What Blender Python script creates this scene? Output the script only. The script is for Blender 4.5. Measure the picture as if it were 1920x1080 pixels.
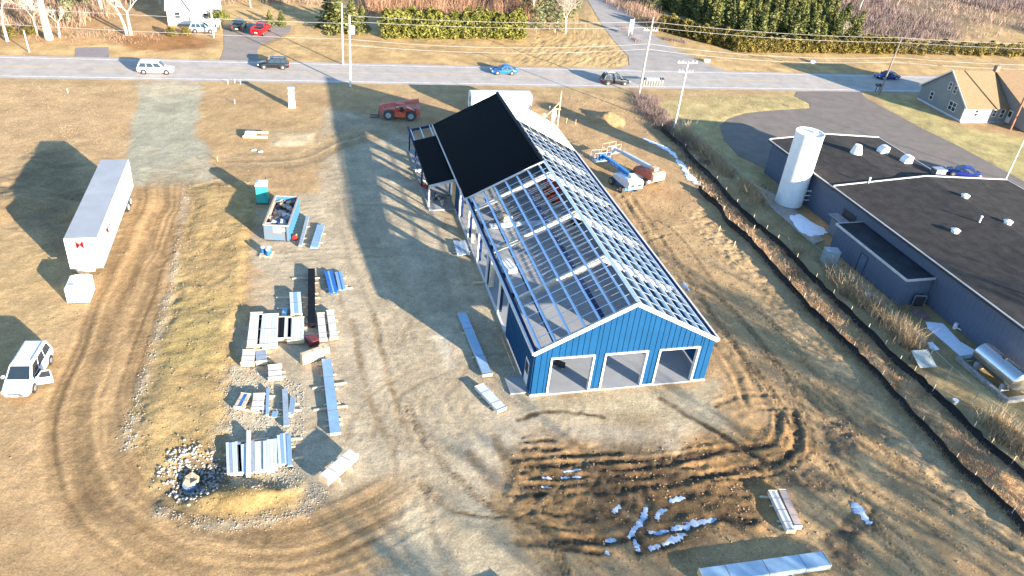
import bpy, math, random
import numpy as np
from mathutils import Vector, Matrix
for o in list(bpy.data.objects): bpy.data.objects.remove(o)
S = bpy.context.scene
COL = S.collection
random.seed(7)
RNG = np.random.RandomState(11)
# ------------------------------------------------------------------ camera
F, PITCH, ROLL, CH = 1478.49, .566, .113, 39.629
_fw = Vector((0, math.cos(PITCH), -math.sin(PITCH))); _up = Vector((0, math.sin(PITCH), math.cos(PITCH))); _rt = Vector((1, 0, 0))
CR = _rt*math.cos(ROLL) + _up*math.sin(ROLL); CU = -_rt*math.sin(ROLL) + _up*math.cos(ROLL)
cd = bpy.data.cameras.new('camera'); cam = bpy.data.objects.new('camera', cd); COL.objects.link(cam)
cam.matrix_world = Matrix(((CR.x, CU.x, -_fw.x, 0), (CR.y, CU.y, -_fw.y, 0), (CR.z, CU.z, -_fw.z, CH), (0, 0, 0, 1)))
cd.sensor_width = 36; cd.lens = F/1920*36; cd.clip_end = 4000; cd.clip_start = .5
S.camera = cam
# ------------------------------------------------------------------ sky, sun, exposure
SUN_AZ, SUN_EL = math.radians(130), math.radians(13.2)
w = bpy.data.worlds.new('World'); S.world = w; w.use_nodes = True
nt = w.node_tree; bg = nt.nodes['Background']
sky = nt.nodes.new('ShaderNodeTexSky'); sky.sky_type = 'NISHITA'; sky.sun_disc = False
sky.sun_elevation = SUN_EL; sky.sun_rotation = SUN_AZ; sky.air_density = 1.0; sky.dust_density = .15; sky.ozone_density = 3.5
nt.links.new(sky.outputs[0], bg.inputs[0]); bg.inputs[1].default_value = .12
sl = bpy.data.lights.new('sun', 'SUN'); so = bpy.data.objects.new('sun', sl); COL.objects.link(so)
sl.energy = 5.0; sl.angle = math.radians(.55); sl.color = (1, .90, .76)
sv = Vector((math.sin(SUN_AZ)*math.cos(SUN_EL), math.cos(SUN_AZ)*math.cos(SUN_EL), math.sin(SUN_EL)))
so.rotation_euler = (-sv).to_track_quat('-Z', 'Y').to_euler(); so.location = (60, -60, 60)
S.view_settings.view_transform = 'Standard'; S.view_settings.look = 'None'; S.view_settings.gamma = 1
S.view_settings.exposure = 2.0
# ------------------------------------------------------------------ helpers
def G(px, py, h=0.0):
    d = _fw + CR*((px-960)/F) - CU*((py-540)/F)
    t = (h-CH)/d.z
    return Vector((d.x*t, d.y*t, h))
def GP(pts, h=0.0): return [G(a, b, h) for a, b in pts]
_mats = {}
def M(name, col, rough=.6, metal=0., var=.12, scale=3., bump=0., bscale=25., spec=.5, tint=None):
    if name in _mats: return _mats[name]
    m = bpy.data.materials.new(name); m.use_nodes = True; t = m.node_tree; b = t.nodes['Principled BSDF']
    b.inputs['Roughness'].default_value = rough; b.inputs['Metallic'].default_value = metal
    b.inputs['Specular IOR Level'].default_value = spec
    tc = t.nodes.new('ShaderNodeTexCoord')
    n = t.nodes.new('ShaderNodeTexNoise'); n.inputs['Scale'].default_value = scale; n.inputs['Detail'].default_value = 6
    n.inputs['Roughness'].default_value = .65
    t.links.new(tc.outputs['Object'], n.inputs['Vector'])
    r = t.nodes.new('ShaderNodeValToRGB')
    lo = [max(0, c*(1-var*1.6)) for c in col]; hi = [min(1, c*(1+var)) for c in col]
    if tint: lo = [max(0, c) for c in tint]
    r.color_ramp.elements[0].position = .3; r.color_ramp.elements[1].position = .7
    r.color_ramp.elements[0].color = (*lo, 1); r.color_ramp.elements[1].color = (*hi, 1)
    t.links.new(n.outputs['Fac'], r.inputs['Fac']); t.links.new(r.outputs['Color'], b.inputs['Base Color'])
    if bump:
        n2 = t.nodes.new('ShaderNodeTexNoise'); n2.inputs['Scale'].default_value = bscale; n2.inputs['Detail'].default_value = 4
        t.links.new(tc.outputs['Object'], n2.inputs['Vector'])
        bp = t.nodes.new('ShaderNodeBump'); bp.inputs['Strength'].default_value = bump; bp.inputs['Distance'].default_value = .05
        t.links.new(n2.outputs['Fac'], bp.inputs['Height']); t.links.new(bp.outputs['Normal'], b.inputs['Normal'])
    _mats[name] = m
    return m
def glass(name='glass', col=(.02, .03, .04)):
    return M(name, col, .06, 0, .1, 1, spec=.8)
class MB:
    def __init__(s): s.v = []; s.f = []
    def add(s, vs, fs):
        n = len(s.v); s.v += [tuple(v) for v in vs]; s.f += [tuple(i+n for i in f) for f in fs]; return s
    def hexa(s, p):  # 4 bottom (ccw), 4 top
        return s.add(p, [(3, 2, 1, 0), (4, 5, 6, 7), (0, 1, 5, 4), (1, 2, 6, 5), (2, 3, 7, 6), (3, 0, 4, 7)])
    def box(s, x0, x1, y0, y1, z0, z1):
        return s.hexa([(x0, y0, z0), (x1, y0, z0), (x1, y1, z0), (x0, y1, z0), (x0, y0, z1), (x1, y0, z1), (x1, y1, z1), (x0, y1, z1)])
    def beam(s, a, b, w, h, up=(0, 0, 1)):
        a = Vector(a); b = Vector(b); d = (b-a).normalized(); up = Vector(up)
        if abs(d.dot(up)) > .99: up = Vector((0, 1, 0))
        x = d.cross(up).normalized()*(w/2); z = x.cross(d).normalized()*(h/2)
        return s.hexa([a-x-z, a+x-z, b+x-z, b-x-z, a-x+z, a+x+z, b+x+z, b-x+z])
    def tube(s, a, b, r0, r1=None, n=8, cap=True):
        r1 = r0 if r1 is None else r1; a = Vector(a); b = Vector(b); d = (b-a).normalized()
        u = Vector((0, 0, 1)) if abs(d.z) < .9 else Vector((1, 0, 0)); x = d.cross(u).normalized(); y = d.cross(x)
        vs = [a+(x*math.cos(k*2*math.pi/n)+y*math.sin(k*2*math.pi/n))*r0 for k in range(n)]
        vs += [b+(x*math.cos(k*2*math.pi/n)+y*math.sin(k*2*math.pi/n))*r1 for k in range(n)]
        fs = [(k, n+k, n+(k+1) % n, (k+1) % n) for k in range(n)]
        if cap: fs += [tuple(range(n)), tuple(reversed(range(n, 2*n)))]
        return s.add(vs, fs)
    def loft(s, rings, cap=True):
        n = len(rings[0]); vs = [p for r in rings for p in r]; fs = []
        for i in range(len(rings)-1):
            for k in range(n):
                a, b = i*n+k, i*n+(k+1) % n; fs.append((a, b, b+n, a+n))
        if cap: fs += [tuple(reversed(range(n))), tuple(range((len(rings)-1)*n, len(rings)*n))]
        return s.add(vs, fs)
    def prism(s, pts, z0, z1):
        return s.loft([[(p[0], p[1], z0) for p in pts], [(p[0], p[1], z1) for p in pts]])
    def quad(s, a, b, c, d): return s.add([a, b, c, d], [(0, 1, 2, 3)])
    def slab(s, a, b, c, d, t):  # quad thickened downward along normal
        a, b, c, d = map(Vector, (a, b, c, d)); n = (b-a).cross(d-a).normalized()*t
        return s.hexa([a-n, b-n, c-n, d-n, a, b, c, d])
    def build(s, name, mat, parent=None, smooth=False, bevel=0):
        me = bpy.data.meshes.new(name); me.from_pydata(s.v, [], s.f); me.update()
        me.materials.append(mat)
        if smooth:
            me.polygons.foreach_set('use_smooth', [True]*len(me.polygons))
            try: me.set_sharp_from_angle(angle=math.radians(38))
            except Exception: pass
        o = bpy.data.objects.new(name, me); COL.objects.link(o)
        if parent is not None: o.parent = parent
        if bevel:
            bm = o.modifiers.new('bevel', 'BEVEL'); bm.width = bevel; bm.segments = 2; bm.limit_method = 'ANGLE'
        return o
def tag(o, label, cat=None, group=None, kind=None):
    o['label'] = label
    if cat: o['category'] = cat
    if group: o['group'] = group
    if kind: o['kind'] = kind
    return o
def T(name, label, cat, loc=(0, 0, 0), rz=0, group=None):
    o = bpy.data.objects.new(name, None); COL.objects.link(o); o.location = loc; o.rotation_euler = (0, 0, rz)
    o.empty_display_size = .3
    return tag(o, label, cat, group)
def struct(o, label=None):
    o['kind'] = 'structure'
    if label: o['label'] = label
    return o
def dup(o, parent=None):
    c = o.copy(); COL.objects.link(c); c.parent = parent
    for ch in [x for x in CH_OF.get(o.name, o.children)]: dup(ch, c)
    return c
CH_OF = {}
def kid(src, parent, loc=(0, 0, 0), rz=0, scale=None):   # copy of one mesh part
    c = src.copy(); COL.objects.link(c); c.parent = parent; c.location = loc; c.rotation_euler = (0, 0, rz)
    if scale: c.scale = scale
    return c
def npmesh(name, V, Fq, mat, parent=None, smooth=False):
    me = bpy.data.meshes.new(name); nf, k = Fq.shape
    me.vertices.add(len(V)); me.vertices.foreach_set('co', np.ascontiguousarray(V, dtype=np.float32).ravel())
    me.loops.add(nf*k); me.loops.foreach_set('vertex_index', np.ascontiguousarray(Fq, dtype=np.int32).ravel())
    me.polygons.add(nf); me.polygons.foreach_set('loop_start', np.arange(0, nf*k, k, dtype=np.int32))
    try: me.polygons.foreach_set('loop_total', np.full(nf, k, dtype=np.int32))
    except Exception: pass
    if smooth: me.polygons.foreach_set('use_smooth', np.ones(nf, dtype=bool))
    me.materials.append(mat); me.update(calc_edges=True)
    o = bpy.data.objects.new(name, me); COL.objects.link(o)
    if parent is not None: o.parent = parent
    return o
# ------------------------------------------------------------------ numpy fields
_tab = np.random.RandomState(5).rand(256, 256)
def vn(x, y):
    xi = np.floor(x).astype(int); yi = np.floor(y).astype(int); fx = x-xi; fy = y-yi
    fx = fx*fx*(3-2*fx); fy = fy*fy*(3-2*fy)
    a = _tab[yi & 255, xi & 255]; b = _tab[yi & 255, (xi+1) & 255]; c = _tab[(yi+1) & 255, xi & 255]; d = _tab[(yi+1) & 255, (xi+1) & 255]
    return (a*(1-fx)+b*fx)*(1-fy)+(c*(1-fx)+d*fx)*fy
def fbm(x, y, s, o=4, seed=0):
    r = 0; a = .5; t = 0
    for k in range(o):
        r = r+a*vn(x/s+17.3*k+seed*31.7, y/s+9.1*k+seed*11.3); t += a; a *= .55; s *= .5
    return r/t
def sstep(a, b, x):
    t = np.clip((x-a)/(b-a), 0, 1); return t*t*(3-2*t)
# ------------------------------------------------------------------ ground sheet
def spread(a0, a1, step, lo, hi, g=1.12, s2=.4, mid=None):
    core = list(np.arange(a0, a1, step))
    def out(st, lim, sgn, first):
        r = []; p = st; s = first
        m = mid[0 if sgn < 0 else 1] if mid else st
        while (lim-p)*sgn > 0:
            if (m-p)*sgn > 0: s = s2
            else: s *= g
            p += sgn*s; r.append(p)
        return r
    return np.array(sorted(out(core[0], lo, -1, s2)+core+out(core[-1], hi, 1, s2)))
gx = spread(-47, 52, .17, -900, 1200, mid=(-85, 100)); gy = spread(25.5, 84, .17, -250, 1500, mid=(22, 150))
GX, GY = np.meshgrid(gx, gy)
RS = .3055; RC = 127.1; RN = 1/math.sqrt(1+RS*RS)
def road_off(x, y): return (y-RC-RS*x)*RN        # perpendicular offset from the road's centre line
def sub(pts, pad):
    xs = [p[0] for p in pts]; ys = [p[1] for p in pts]
    i0, i1 = np.searchsorted(gx, [min(xs)-pad, max(xs)+pad]); j0, j1 = np.searchsorted(gy, [min(ys)-pad, max(ys)+pad])
    return slice(j0, j1), slice(i0, i1)
def pline(pts, X, Y):   # distance, signed offset, arc length
    D = np.full(X.shape, 1e9); SG = np.zeros(X.shape); AL = np.zeros(X.shape); acc = 0
    for (x0, y0), (x1, y1) in zip(pts[:-1], pts[1:]):
        dx, dy = x1-x0, y1-y0; l2 = dx*dx+dy*dy+1e-9; l = math.sqrt(l2)
        t = np.clip(((X-x0)*dx+(Y-y0)*dy)/l2, 0, 1)
        d = np.hypot(X-x0-t*dx, Y-y0-t*dy); m = d < D
        sg = np.sign((X-x0)*dy-(Y-y0)*dx)
        D = np.where(m, d, D); SG = np.where(m, d*sg, SG); AL = np.where(m, acc+t*l, AL); acc += l
    return D, SG, AL
def inside(pts, X, Y):
    r = np.zeros(X.shape, bool); n = len(pts)
    for k in range(n):
        x0, y0 = pts[k]; x1, y1 = pts[(k+1) % n]
        if y0 == y1: continue
        c = ((y0 > Y) != (y1 > Y)) & (X < (x1-x0)*(Y-y0)/(y1-y0)+x0); r ^= c
    return r
def smooth_line(px, h=0, n=6):   # pixel polyline -> smooth ground polyline (Catmull-Rom)
    P = [G(a, b, h) for a, b in px]; P = [(p.x, p.y) for p in P]; Q = [P[0]]+P+[P[-1]]; out = []
    for i in range(1, len(Q)-2):
        for k in range(n):
            t = k/n; q = []
            for c in (0, 1):
                a, b, d, e = Q[i-1][c], Q[i][c], Q[i+1][c], Q[i+2][c]
                q.append(.5*(2*b+(d-a)*t+(2*a-5*b+4*d-e)*t*t+(3*b-a-3*d+e)*t**3))
            out.append(tuple(q))
    return out+[P[-1]]
N1 = fbm(GX, GY, 9, 5, 1); N2 = fbm(GX, GY, 2.2, 4, 2); N3 = fbm(GX, GY, .7, 3, 3); N4 = fbm(GX, GY, 30, 4, 4)
N5 = fbm(GX, GY, .36, 2, 5)
Z = (N1-.5)*.10+(N2-.5)*.06+(N3-.5)*.05+(N5-.5)*.045*sstep(.35, .6, N2)
C = np.empty(GX.shape+(3,)); C[:] = (.425, .282, .165)
C *= (0.86+.28*N1)[..., None]
RO = road_off(GX, GY)
def mixc(col, m, sl=(slice(None), slice(None))):
    C[sl] = C[sl]*(1-m[..., None])+np.array(col)*m[..., None]
def zone(px, col, soft=.6, warp=1.2, amt=1., z=0., seed=0, jitter=.15):
    pts = [(p.x, p.y) for p in GP(px)]; sl = sub(pts, soft+warp+1); X, Y = GX[sl], GY[sl]
    D, _, _ = pline(pts+[pts[0]], X, Y); sd = np.where(inside(pts, X, Y), D, -D)
    sd = sd+(fbm(X, Y, 3., 4, 7+seed)-.5)*2*warp
    m = sstep(-soft, soft, sd)*amt
    n = fbm(X, Y, 1.6, 4, 20+seed)
    C[sl] = C[sl]*(1-m[..., None])+(np.array(col)*(1-jitter+2*jitter*n)[..., None])*m[..., None]
    Z[sl] += z*sstep(0, 1.2, sd)
    return sl, m, sd
def rut(pts, w=.35, d=.12, col=(.14, .09, .055), amt=.7, ridge=.5, seed=0, wob=.12):
    sl = sub(pts, 2.5); X, Y = GX[sl], GY[sl]; D, SG, AL = pline(pts, X, Y)
    d = d*.42; w = w*.8
    SG = SG+(fbm(X, Y, 1.6, 3, 40+seed)-.5)*2*wob+(fbm(X, Y, .5, 2, 41+seed)-.5)*.3; A = np.abs(SG)
    mod = np.clip(.1+1.7*fbm(AL, AL*0+seed, 3.2, 4, 50+seed), 0, 1.4)*(.55+.9*fbm(X, Y, .45, 2, 42+seed))
    end = 1-sstep(0, 1.6, D-A-.01)
    mod = mod*end
    tread = .72+.28*np.sign(np.sin(AL*2*math.pi/.42+SG*3))
    crumb = (fbm(X, Y, .38, 2, 43+seed)-.5)*d*1.3*np.exp(-(A/(2.6*w))**2)*end
    Z[sl] += (-d*np.exp(-(A/w)**4)*tread+ridge*d*np.exp(-((A-1.75*w)/(.7*w))**2))*mod+crumb
    if col is not None: mixc(col, np.clip(np.exp(-(A/(w*1.05))**4)*mod*amt, 0, 1), sl)
STRAW = (.50, .34, .18); GRAV = (.40, .345, .26)
# beyond the road: dry grass; lawns on the right
m = sstep(4.6, 6.5, RO+(N2-.5)*1.5); C[:] = C*(1-m[..., None])+(np.array(STRAW)*(.78+.44*N2)[..., None])*m[..., None]
far = sstep(30, 60, RO+(N4-.5)*40); C[:] = C*(1-far[..., None])+(np.array((.24, .17, .12))*(.6+.8*N1)[..., None])*far[..., None]
# verge between the road and the site
m = sstep(-13, -5, RO+(N1-.5)*6)*(RO < 0); mixc((.47, .335, .19), m*.7)
# left field
zone([(-200, 150), (250, 158), (232, 290), (195, 300), (120, 450), (-300, 470)], (.46, .315, .19), 1.5, 2, .8, seed=1)
zone([(-200, 380), (110, 470), (130, 600), (90, 660), (-200, 700)], (.45, .32, .18), 1.5, 2, .7, seed=2)
# yard: compacted gravelly dirt round the building
zone([(600, 205), (700, 215), (780, 260), (860, 400), (990, 745), (1335, 720), (1345, 800), (1240, 850), (1000, 850), (900, 960), (700, 990), (590, 960), (575, 905), (470, 900), (472, 600), (476, 395), (600, 360)], (.45, .385, .315), 1.5, 2.2, .85, seed=3, jitter=.2)
zone([(560, 230), (760, 210), (800, 240), (700, 262), (600, 262)], (.36, .28, .2), 1.2, 1.6, .6, seed=30)
# gravel apron of the drive and at the front of the doors
zone([(262, 158), (372, 156), (380, 182), (366, 250), (398, 290), (398, 335), (360, 350), (250, 352), (236, 300), (250, 230)], (.36, .345, .29), .5, .7, .95, seed=4, z=.02)
zone([(250, 152), (380, 152), (385, 178), (262, 184)], (.5, .42, .33), .8, .9, .8, seed=5)
zone([(960, 742), (1330, 722), (1350, 790), (1180, 800), (1000, 790)], (.47, .39, .29), .8, 1.5, .8, seed=6)
zone([(430, 690), (480, 690), (560, 700), (560, 900), (470, 930), (425, 880)], (.44, .385, .31), .6, 1.2, .75, seed=7)
zone([(500, 245), (592, 248), (590, 276), (510, 272)], (.55, .44, .32), .4, .6, .95, seed=8, z=.12)
zone([(380, 195), (600, 190), (600, 240), (420, 285), (372, 260)], (.44, .30, .165), .8, 1.2, .7, seed=31)
# lane from the drive across to the yard, and the long loop
def lane(px, half, col, amt, seed, streak=.42, z=-.03):
    pts = smooth_line(px); sl = sub(pts, half+2); X, Y = GX[sl], GY[sl]; D, SG, AL = pline(pts, X, Y)
    SG2 = SG+(fbm(X, Y, 6, 3, 60+seed)-.5)*1.0
    m = 1-sstep(half-1.0, half+.5, D+(fbm(X, Y, 2, 3, 61+seed)-.5)*.9)
    st = fbm(SG2*2.2, AL*.03, 1, 4, 62+seed); st2 = fbm(SG2*6., AL*.06, 1, 3, 63+seed)
    st = .5+np.clip((st-.5)*1.5, -.5, .5); n = np.clip(1+(st-.5)*2*streak*.7+(st2-.5)*streak*1.1, .45, 1.5)
    Lt = AL.max(); m = m*(.25+.75*sstep(0, 4, AL))*(1-sstep(Lt-9, Lt-1, AL))
    C[sl] = C[sl]*(1-(m*amt)[..., None])+(np.array(col)*n[..., None])*(m*amt)[..., None]
    Z[sl] += m*(z+(st-.5)*.06+(st2-.5)*.03)
    return pts
loop = lane([(330, 330), (303, 430), (262, 520), (225, 610), (190, 700), (172, 790), (182, 870), (228, 945), (310, 1005), (420, 1040), (560, 1035), (680, 995), (800, 930), (880, 850)], 3.4, (.33, .215, .12), .92, 1, .95)
lane([(860, 860), (800, 720), (740, 580), (690, 460), (650, 360), (632, 270), (660, 230), (720, 235)], 3.0, (.36, .285, .2), .35, 2, .3)
lane([(390, 305), (470, 300), (560, 296), (640, 262), (760, 236)], 2.6, (.37, .265, .165), .85, 3, .4)
lane([(1490, 1078), (1640, 960), (1700, 900), (1560, 700), (1480, 600), (1330, 470), (1240, 380)], 4.5, (.42, .29, .17), .7, 4, .3, 0)
for k, (px, ww) in enumerate([([(150, 760), (152, 870), (190, 955), (270, 1030), (400, 1072)], .5), ([(215, 760), (215, 850), (255, 920), (330, 975), (430, 1005), (560, 1000)], .5), ([(160, 740), (200, 610), (255, 500), (290, 400)], .45), ([(240, 640), (285, 530), (325, 420)], .45)]):
    rut(smooth_line(px), ww, .05, (.22, .145, .085), .6, .3, 70+k, .3)
# dark damp spot on the loop
zone([(140, 900), (180, 900), (190, 965), (150, 975)], (.2, .13, .075), .8, 1, .6, seed=9)
# island of rough grass between the loop and the stacks
ISL = [(362, 352), (470, 338), (480, 395), (470, 480), (464, 560), (440, 600), (430, 690), (430, 760), (412, 860), (470, 905), (560, 915), (545, 950), (440, 972), (330, 952), (280, 930), (246, 850), (252, 770), (300, 650), (332, 520)]
sl, m, sd = zone(ISL, (.41, .285, .145), .5, 1.0, .95, z=.14, seed=10, jitter=.3)
Z[sl] += m*((fbm(GX[sl], GY[sl], 2.5, 4, 11)-.5)*.25+(fbm(GX[sl], GY[sl], .8, 3, 12)-.5)*.14)
zone([(390, 905), (480, 905), (560, 915), (548, 945), (440, 968), (350, 945)], (.27, .185, .085), .6, 1, .7, seed=13, z=.35)
zone([(320, 560), (420, 560), (400, 680), (310, 700)], (.36, .28, .12), 1, 1.2, .6, seed=14)
# stony fringe of the loop
for px in ([(352, 350), (330, 480), (300, 620), (255, 760), (240, 840)], [(300, 960), (420, 985), (560, 960), (600, 920)], [(360, 348), (420, 335), (500, 345)], [(430, 700), (415, 800), (410, 860), (450, 905), (560, 912)]):
    pts = smooth_line(px); sl = sub(pts, 2); D, _, AL = pline(pts, GX[sl], GY[sl])
    mm = np.exp(-(D/.45)**2)*sstep(.4, .6, fbm(GX[sl], GY[sl], 1.5, 3, 15)); mixc((.46, .40, .32), mm*.5, sl); Z[sl] += mm*.04*N3[sl]*2
zone([(760, 965), (900, 950), (1000, 1075), (1040, 1120), (680, 1120), (700, 1050)], (.45, .39, .31), 1.5, 2.5, .8, seed=60, jitter=.2)
zone([(930, 780), (1010, 790), (1180, 800), (1240, 840), (1100, 850), (960, 850), (900, 830)], (.40, .35, .30), 1.5, 2.5, .75, seed=61, jitter=.25)
# churned, wet mud in front of the building
MUD = [(950, 850), (1010, 835), (1150, 850), (1300, 815), (1480, 800), (1515, 840), (1490, 900), (1430, 990), (1240, 1020), (1120, 1040), (1000, 960), (950, 920)]
sl, m, sd = zone(MUD, (.36, .205, .095), 1.5, 2.2, .9, seed=16, jitter=.3)
Z[sl] += m*((fbm(GX[sl], GY[sl], 1.5, 4, 17)-.5)*.22+(fbm(GX[sl], GY[sl], .45, 2, 170)-.5)*.16)
sl, m, sd = zone([(1130, 870), (1260, 850), (1300, 900), (1420, 900), (1400, 1000), (1250, 1010), (1100, 1000), (1100, 910)], (.11, .072, .045), 1.8, 3, .85, seed=18, jitter=.3)
zone([(1150, 830), (1240, 825), (1250, 870), (1160, 870)], (.15, .10, .06), 1, 1.6, .7, seed=19)
zone([(1090, 780), (1130, 770), (1230, 780), (1240, 800), (1140, 805)], (.26, .185, .12), 1, 1.4, .6, seed=20)
Q = lambda l: [(940+a/3.177, 740+b/3.177) for a, b in l]
RUTS = [([(100, 430), (400, 420), (700, 400), (1000, 380), (1180, 350), (1400, 320), (1580, 300), (1640, 240), (1650, 120)], .35, .22), ([(120, 470), (400, 460), (800, 440), (1050, 400), (1250, 360)], .3, .2), ([(180, 500), (500, 490), (850, 490), (1150, 480)], .3, .18),
 ([(100, 550), (400, 545), (700, 520)], .3, .16), ([(100, 600), (300, 590), (600, 570), (900, 545), (1150, 500), (1400, 450), (1600, 420), (1720, 350), (1770, 270), (1740, 120)], .4, .28), ([(150, 640), (340, 630)], .25, .16), ([(240, 700), (370, 715)], .25, .16), ([(400, 700), (560, 740), (680, 690), (720, 640)], .3, .14),
 ([(860, 600), (865, 680), (830, 770), (750, 850), (640, 870), (400, 870), (110, 885)], .42, .2), ([(1130, 600), (1000, 640), (930, 690), (930, 750)], .4, .16), ([(1500, 760), (1290, 735), (1150, 770), (1000, 810), (870, 825)], .42, .2), ([(1100, 820), (980, 890), (860, 925)], .4, .18), ([(795, 850), (815, 940)], .35, .16), ([(290, 910), (520, 935), (640, 950)], .25, .13), ([(1480, 610), (1300, 590), (1100, 580)], .3, .13),
 ([(100, 150), (300, 100), (600, 130)], .25, .06), ([(150, 280), (300, 270)], .25, .14), ([(130, 330), (330, 320)], .25, .12), ([(60, 400), (350, 365), (700, 350)], .3, .1), ([(950, 20), (1100, 120), (1300, 230), (1560, 400)], .35, .08)]
for k, (l, ww, dd) in enumerate(RUTS): rut(smooth_line(Q(l)), ww, dd, (.085, .058, .04), 1., .55, k)
# wheel ruts along the right flank of the building and over the lower right field
R2 = [([(1165, 368), (1205, 430), (1240, 500), (1300, 590), (1372, 690), (1400, 760)], .35, .14), ([(1185, 372), (1240, 450), (1300, 540), (1370, 640), (1450, 740)], .35, .12), ([(1225, 410), (1270, 440), (1330, 520), (1420, 640), (1500, 730)], .25, .07), ([(1290, 510), (1380, 590), (1470, 690), (1560, 800)], .3, .08), ([(1370, 640), (1440, 760), (1480, 800), (1500, 850)], .4, .14), ([(1400, 690), (1460, 730), (1500, 790)], .4, .12), ([(1340, 760), (1400, 740), (1470, 745)], .3, .12), ([(1380, 780), (1430, 765), (1490, 770)], .3, .1),
 ([(1500, 830), (1600, 900), (1700, 960), (1860, 1075)], .3, .06), ([(1560, 790), (1700, 900), (1900, 1040)], .35, .06), ([(1590, 880), (1650, 970), (1760, 1060)], .3, .08), ([(1430, 660), (1560, 790), (1640, 850), (1780, 960)], .35, .07), ([(1500, 700), (1640, 830), (1800, 960), (1918, 1040)], .3, .06), ([(1180, 540), (1150, 480), (1120, 430)], .2, .0),
 ([(700, 590), (730, 720), (770, 830)], .3, .03), ([(660, 600), (690, 740), (740, 850)], .3, .03), ([(930, 820), (980, 940), (1050, 1070)], .5, .04), ([(880, 850), (960, 960), (1030, 1075)], .5, .04)]
for k, (l, ww, dd) in enumerate(R2): rut(smooth_line(l), ww, dd, (.22, .145, .085), .55, .5, 20+k)
# broken, dark patches in the lower right field
for k, px in enumerate([[(1545, 800), (1600, 800), (1620, 850), (1570, 860)], [(1480, 880), (1520, 880), (1580, 915), (1560, 925), (1490, 905)], [(1590, 940), (1640, 950), (1645, 1000), (1600, 1010), (1560, 1005)], [(1545, 1005), (1600, 985), (1600, 1060), (1570, 1070)], [(1590, 780), (1640, 780), (1700, 830), (1650, 840)]]):
    sl, m, sd = zone(px, (.13, .095, .07), .6, 1.4, .75, seed=30+k, jitter=.4); Z[sl] += m*(N3[sl]-.55)*.5
sl, m, sd = zone([(1320, 385), (1370, 440), (1440, 500), (1520, 600), (1600, 680), (1680, 760), (1640, 770), (1540, 690), (1440, 580), (1340, 470), (1290, 400)], (.46, .315, .19), 1., 1.5, .75, seed=62, jitter=.35)
Z[sl] += m*((fbm(GX[sl], GY[sl], .55, 2, 63)-.45)*.28)
sl, m, sd = zone([(1690, 790), (1760, 850), (1860, 945), (1930, 1020), (1930, 1075), (1800, 960), (1660, 830)], (.40, .29, .19), 1., 1.8, .7, seed=64, jitter=.4)
Z[sl] += m*((fbm(GX[sl], GY[sl], .7, 3, 65)-.45)*.3)
# ditch between the two silt fences, the strip beyond it and the lawn by the grey hall
SFL = [(1310, 355), (1322, 370), (1347, 390), (1365, 420), (1392, 442), (1420, 472), (1477, 535), (1520, 584), (1555, 619), (1597, 658), (1639, 700), (1702, 775), (1756, 831), (1809, 894), (1866, 938), (1930, 1010)]
SFR = [(1240, 245), (1277, 277), (1305, 310), (1342, 345), (1372, 380), (1420, 425), (1456, 456), (1516, 517), (1569, 570), (1625, 623), (1674, 676), (1717, 711), (1746, 738), (1809, 797), (1866, 850), (1930, 906)]
CLF = [(1267, 237), (1312, 277), (1347, 312), (1385, 345), (1420, 377), (1446, 415), (1516, 478), (1576, 535), (1625, 573), (1681, 623), (1717, 658), (1752, 693), (1822, 760), (1870, 800), (1930, 858)]
sl, m, sd = zone(SFL+SFR[::-1], (.45, .29, .165), .5, .8, .95, seed=40, jitter=.5)
Z[sl] += m*((fbm(GX[sl], GY[sl], 1.2, 4, 41)-.5)*.5)+.1*sstep(.2, 1.8, sd)
zone(SFR[4:]+CLF[4:][::-1], (.34, .265, .16), .5, .8, .9, seed=42, jitter=.4)
sl, m, sd = zone(CLF[3:]+[(1990, 800), (1950, 560), (1800, 590), (1640, 560), (1556, 470), (1530, 420), (1440, 330), (1380, 300)], (.28, .225, .13), .6, 1., .95, seed=43, jitter=.35)
zone([(1420, 340), (1470, 380), (1560, 470), (1560, 490), (1500, 450), (1440, 390)], (.12, .135, .055), .8, 1.2, .6, seed=44)
zone([(1752, 690), (1800, 690), (1900, 760), (1930, 850), (1860, 790)], (.42, .31, .17), .8, 1.2, .8, seed=45, jitter=.35)  # lawn painted lighter where sunlight clears the hall's shadow
zone([(1215, 185), (1525, 178), (1520, 205), (1400, 222), (1345, 240), (1380, 300), (1440, 330), (1400, 360), (1270, 240)], (.44, .35, .185), .8, 1.2, .9, seed=46, jitter=.35)
zone([(1640, 178), (1720, 195), (1800, 240), (1990, 270), (2000, 420), (1760, 260), (1660, 200)], (.45, .37, .185), .5, .8, .95, seed=47, jitter=.4)
zone([(1180, 160), (1225, 180), (1265, 240), (1240, 245), (1190, 215)], (.25, .165, .115), 1, 1.5, .75, seed=48, jitter=.4)
# red-brown leaf litter under the trees beside the white house, ploughed bank by the side road
zone([(-60, 0), (300, 0), (420, 70), (400, 92), (200, 85), (60, 82), (-60, 90)], (.42, .25, .135), 2, 3, .7, seed=49, jitter=.35)
zone([(205, 70), (300, 60), (400, 75), (380, 88), (260, 98)], (.32, .15, .06), 1, 2, .8, seed=50, jitter=.4)
sl, m, sd = zone([(1000, 60), (1080, 20), (1130, 60), (1190, 120), (1120, 130), (960, 122)], (.50, .34, .18), 1, 2, .7, seed=51)
Z[sl] += m*(fbm(GX[sl]*2.5-GY[sl], GY[sl]*.6+GX[sl]*.2, 1.2, 3, 54)-.5)*.3
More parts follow.
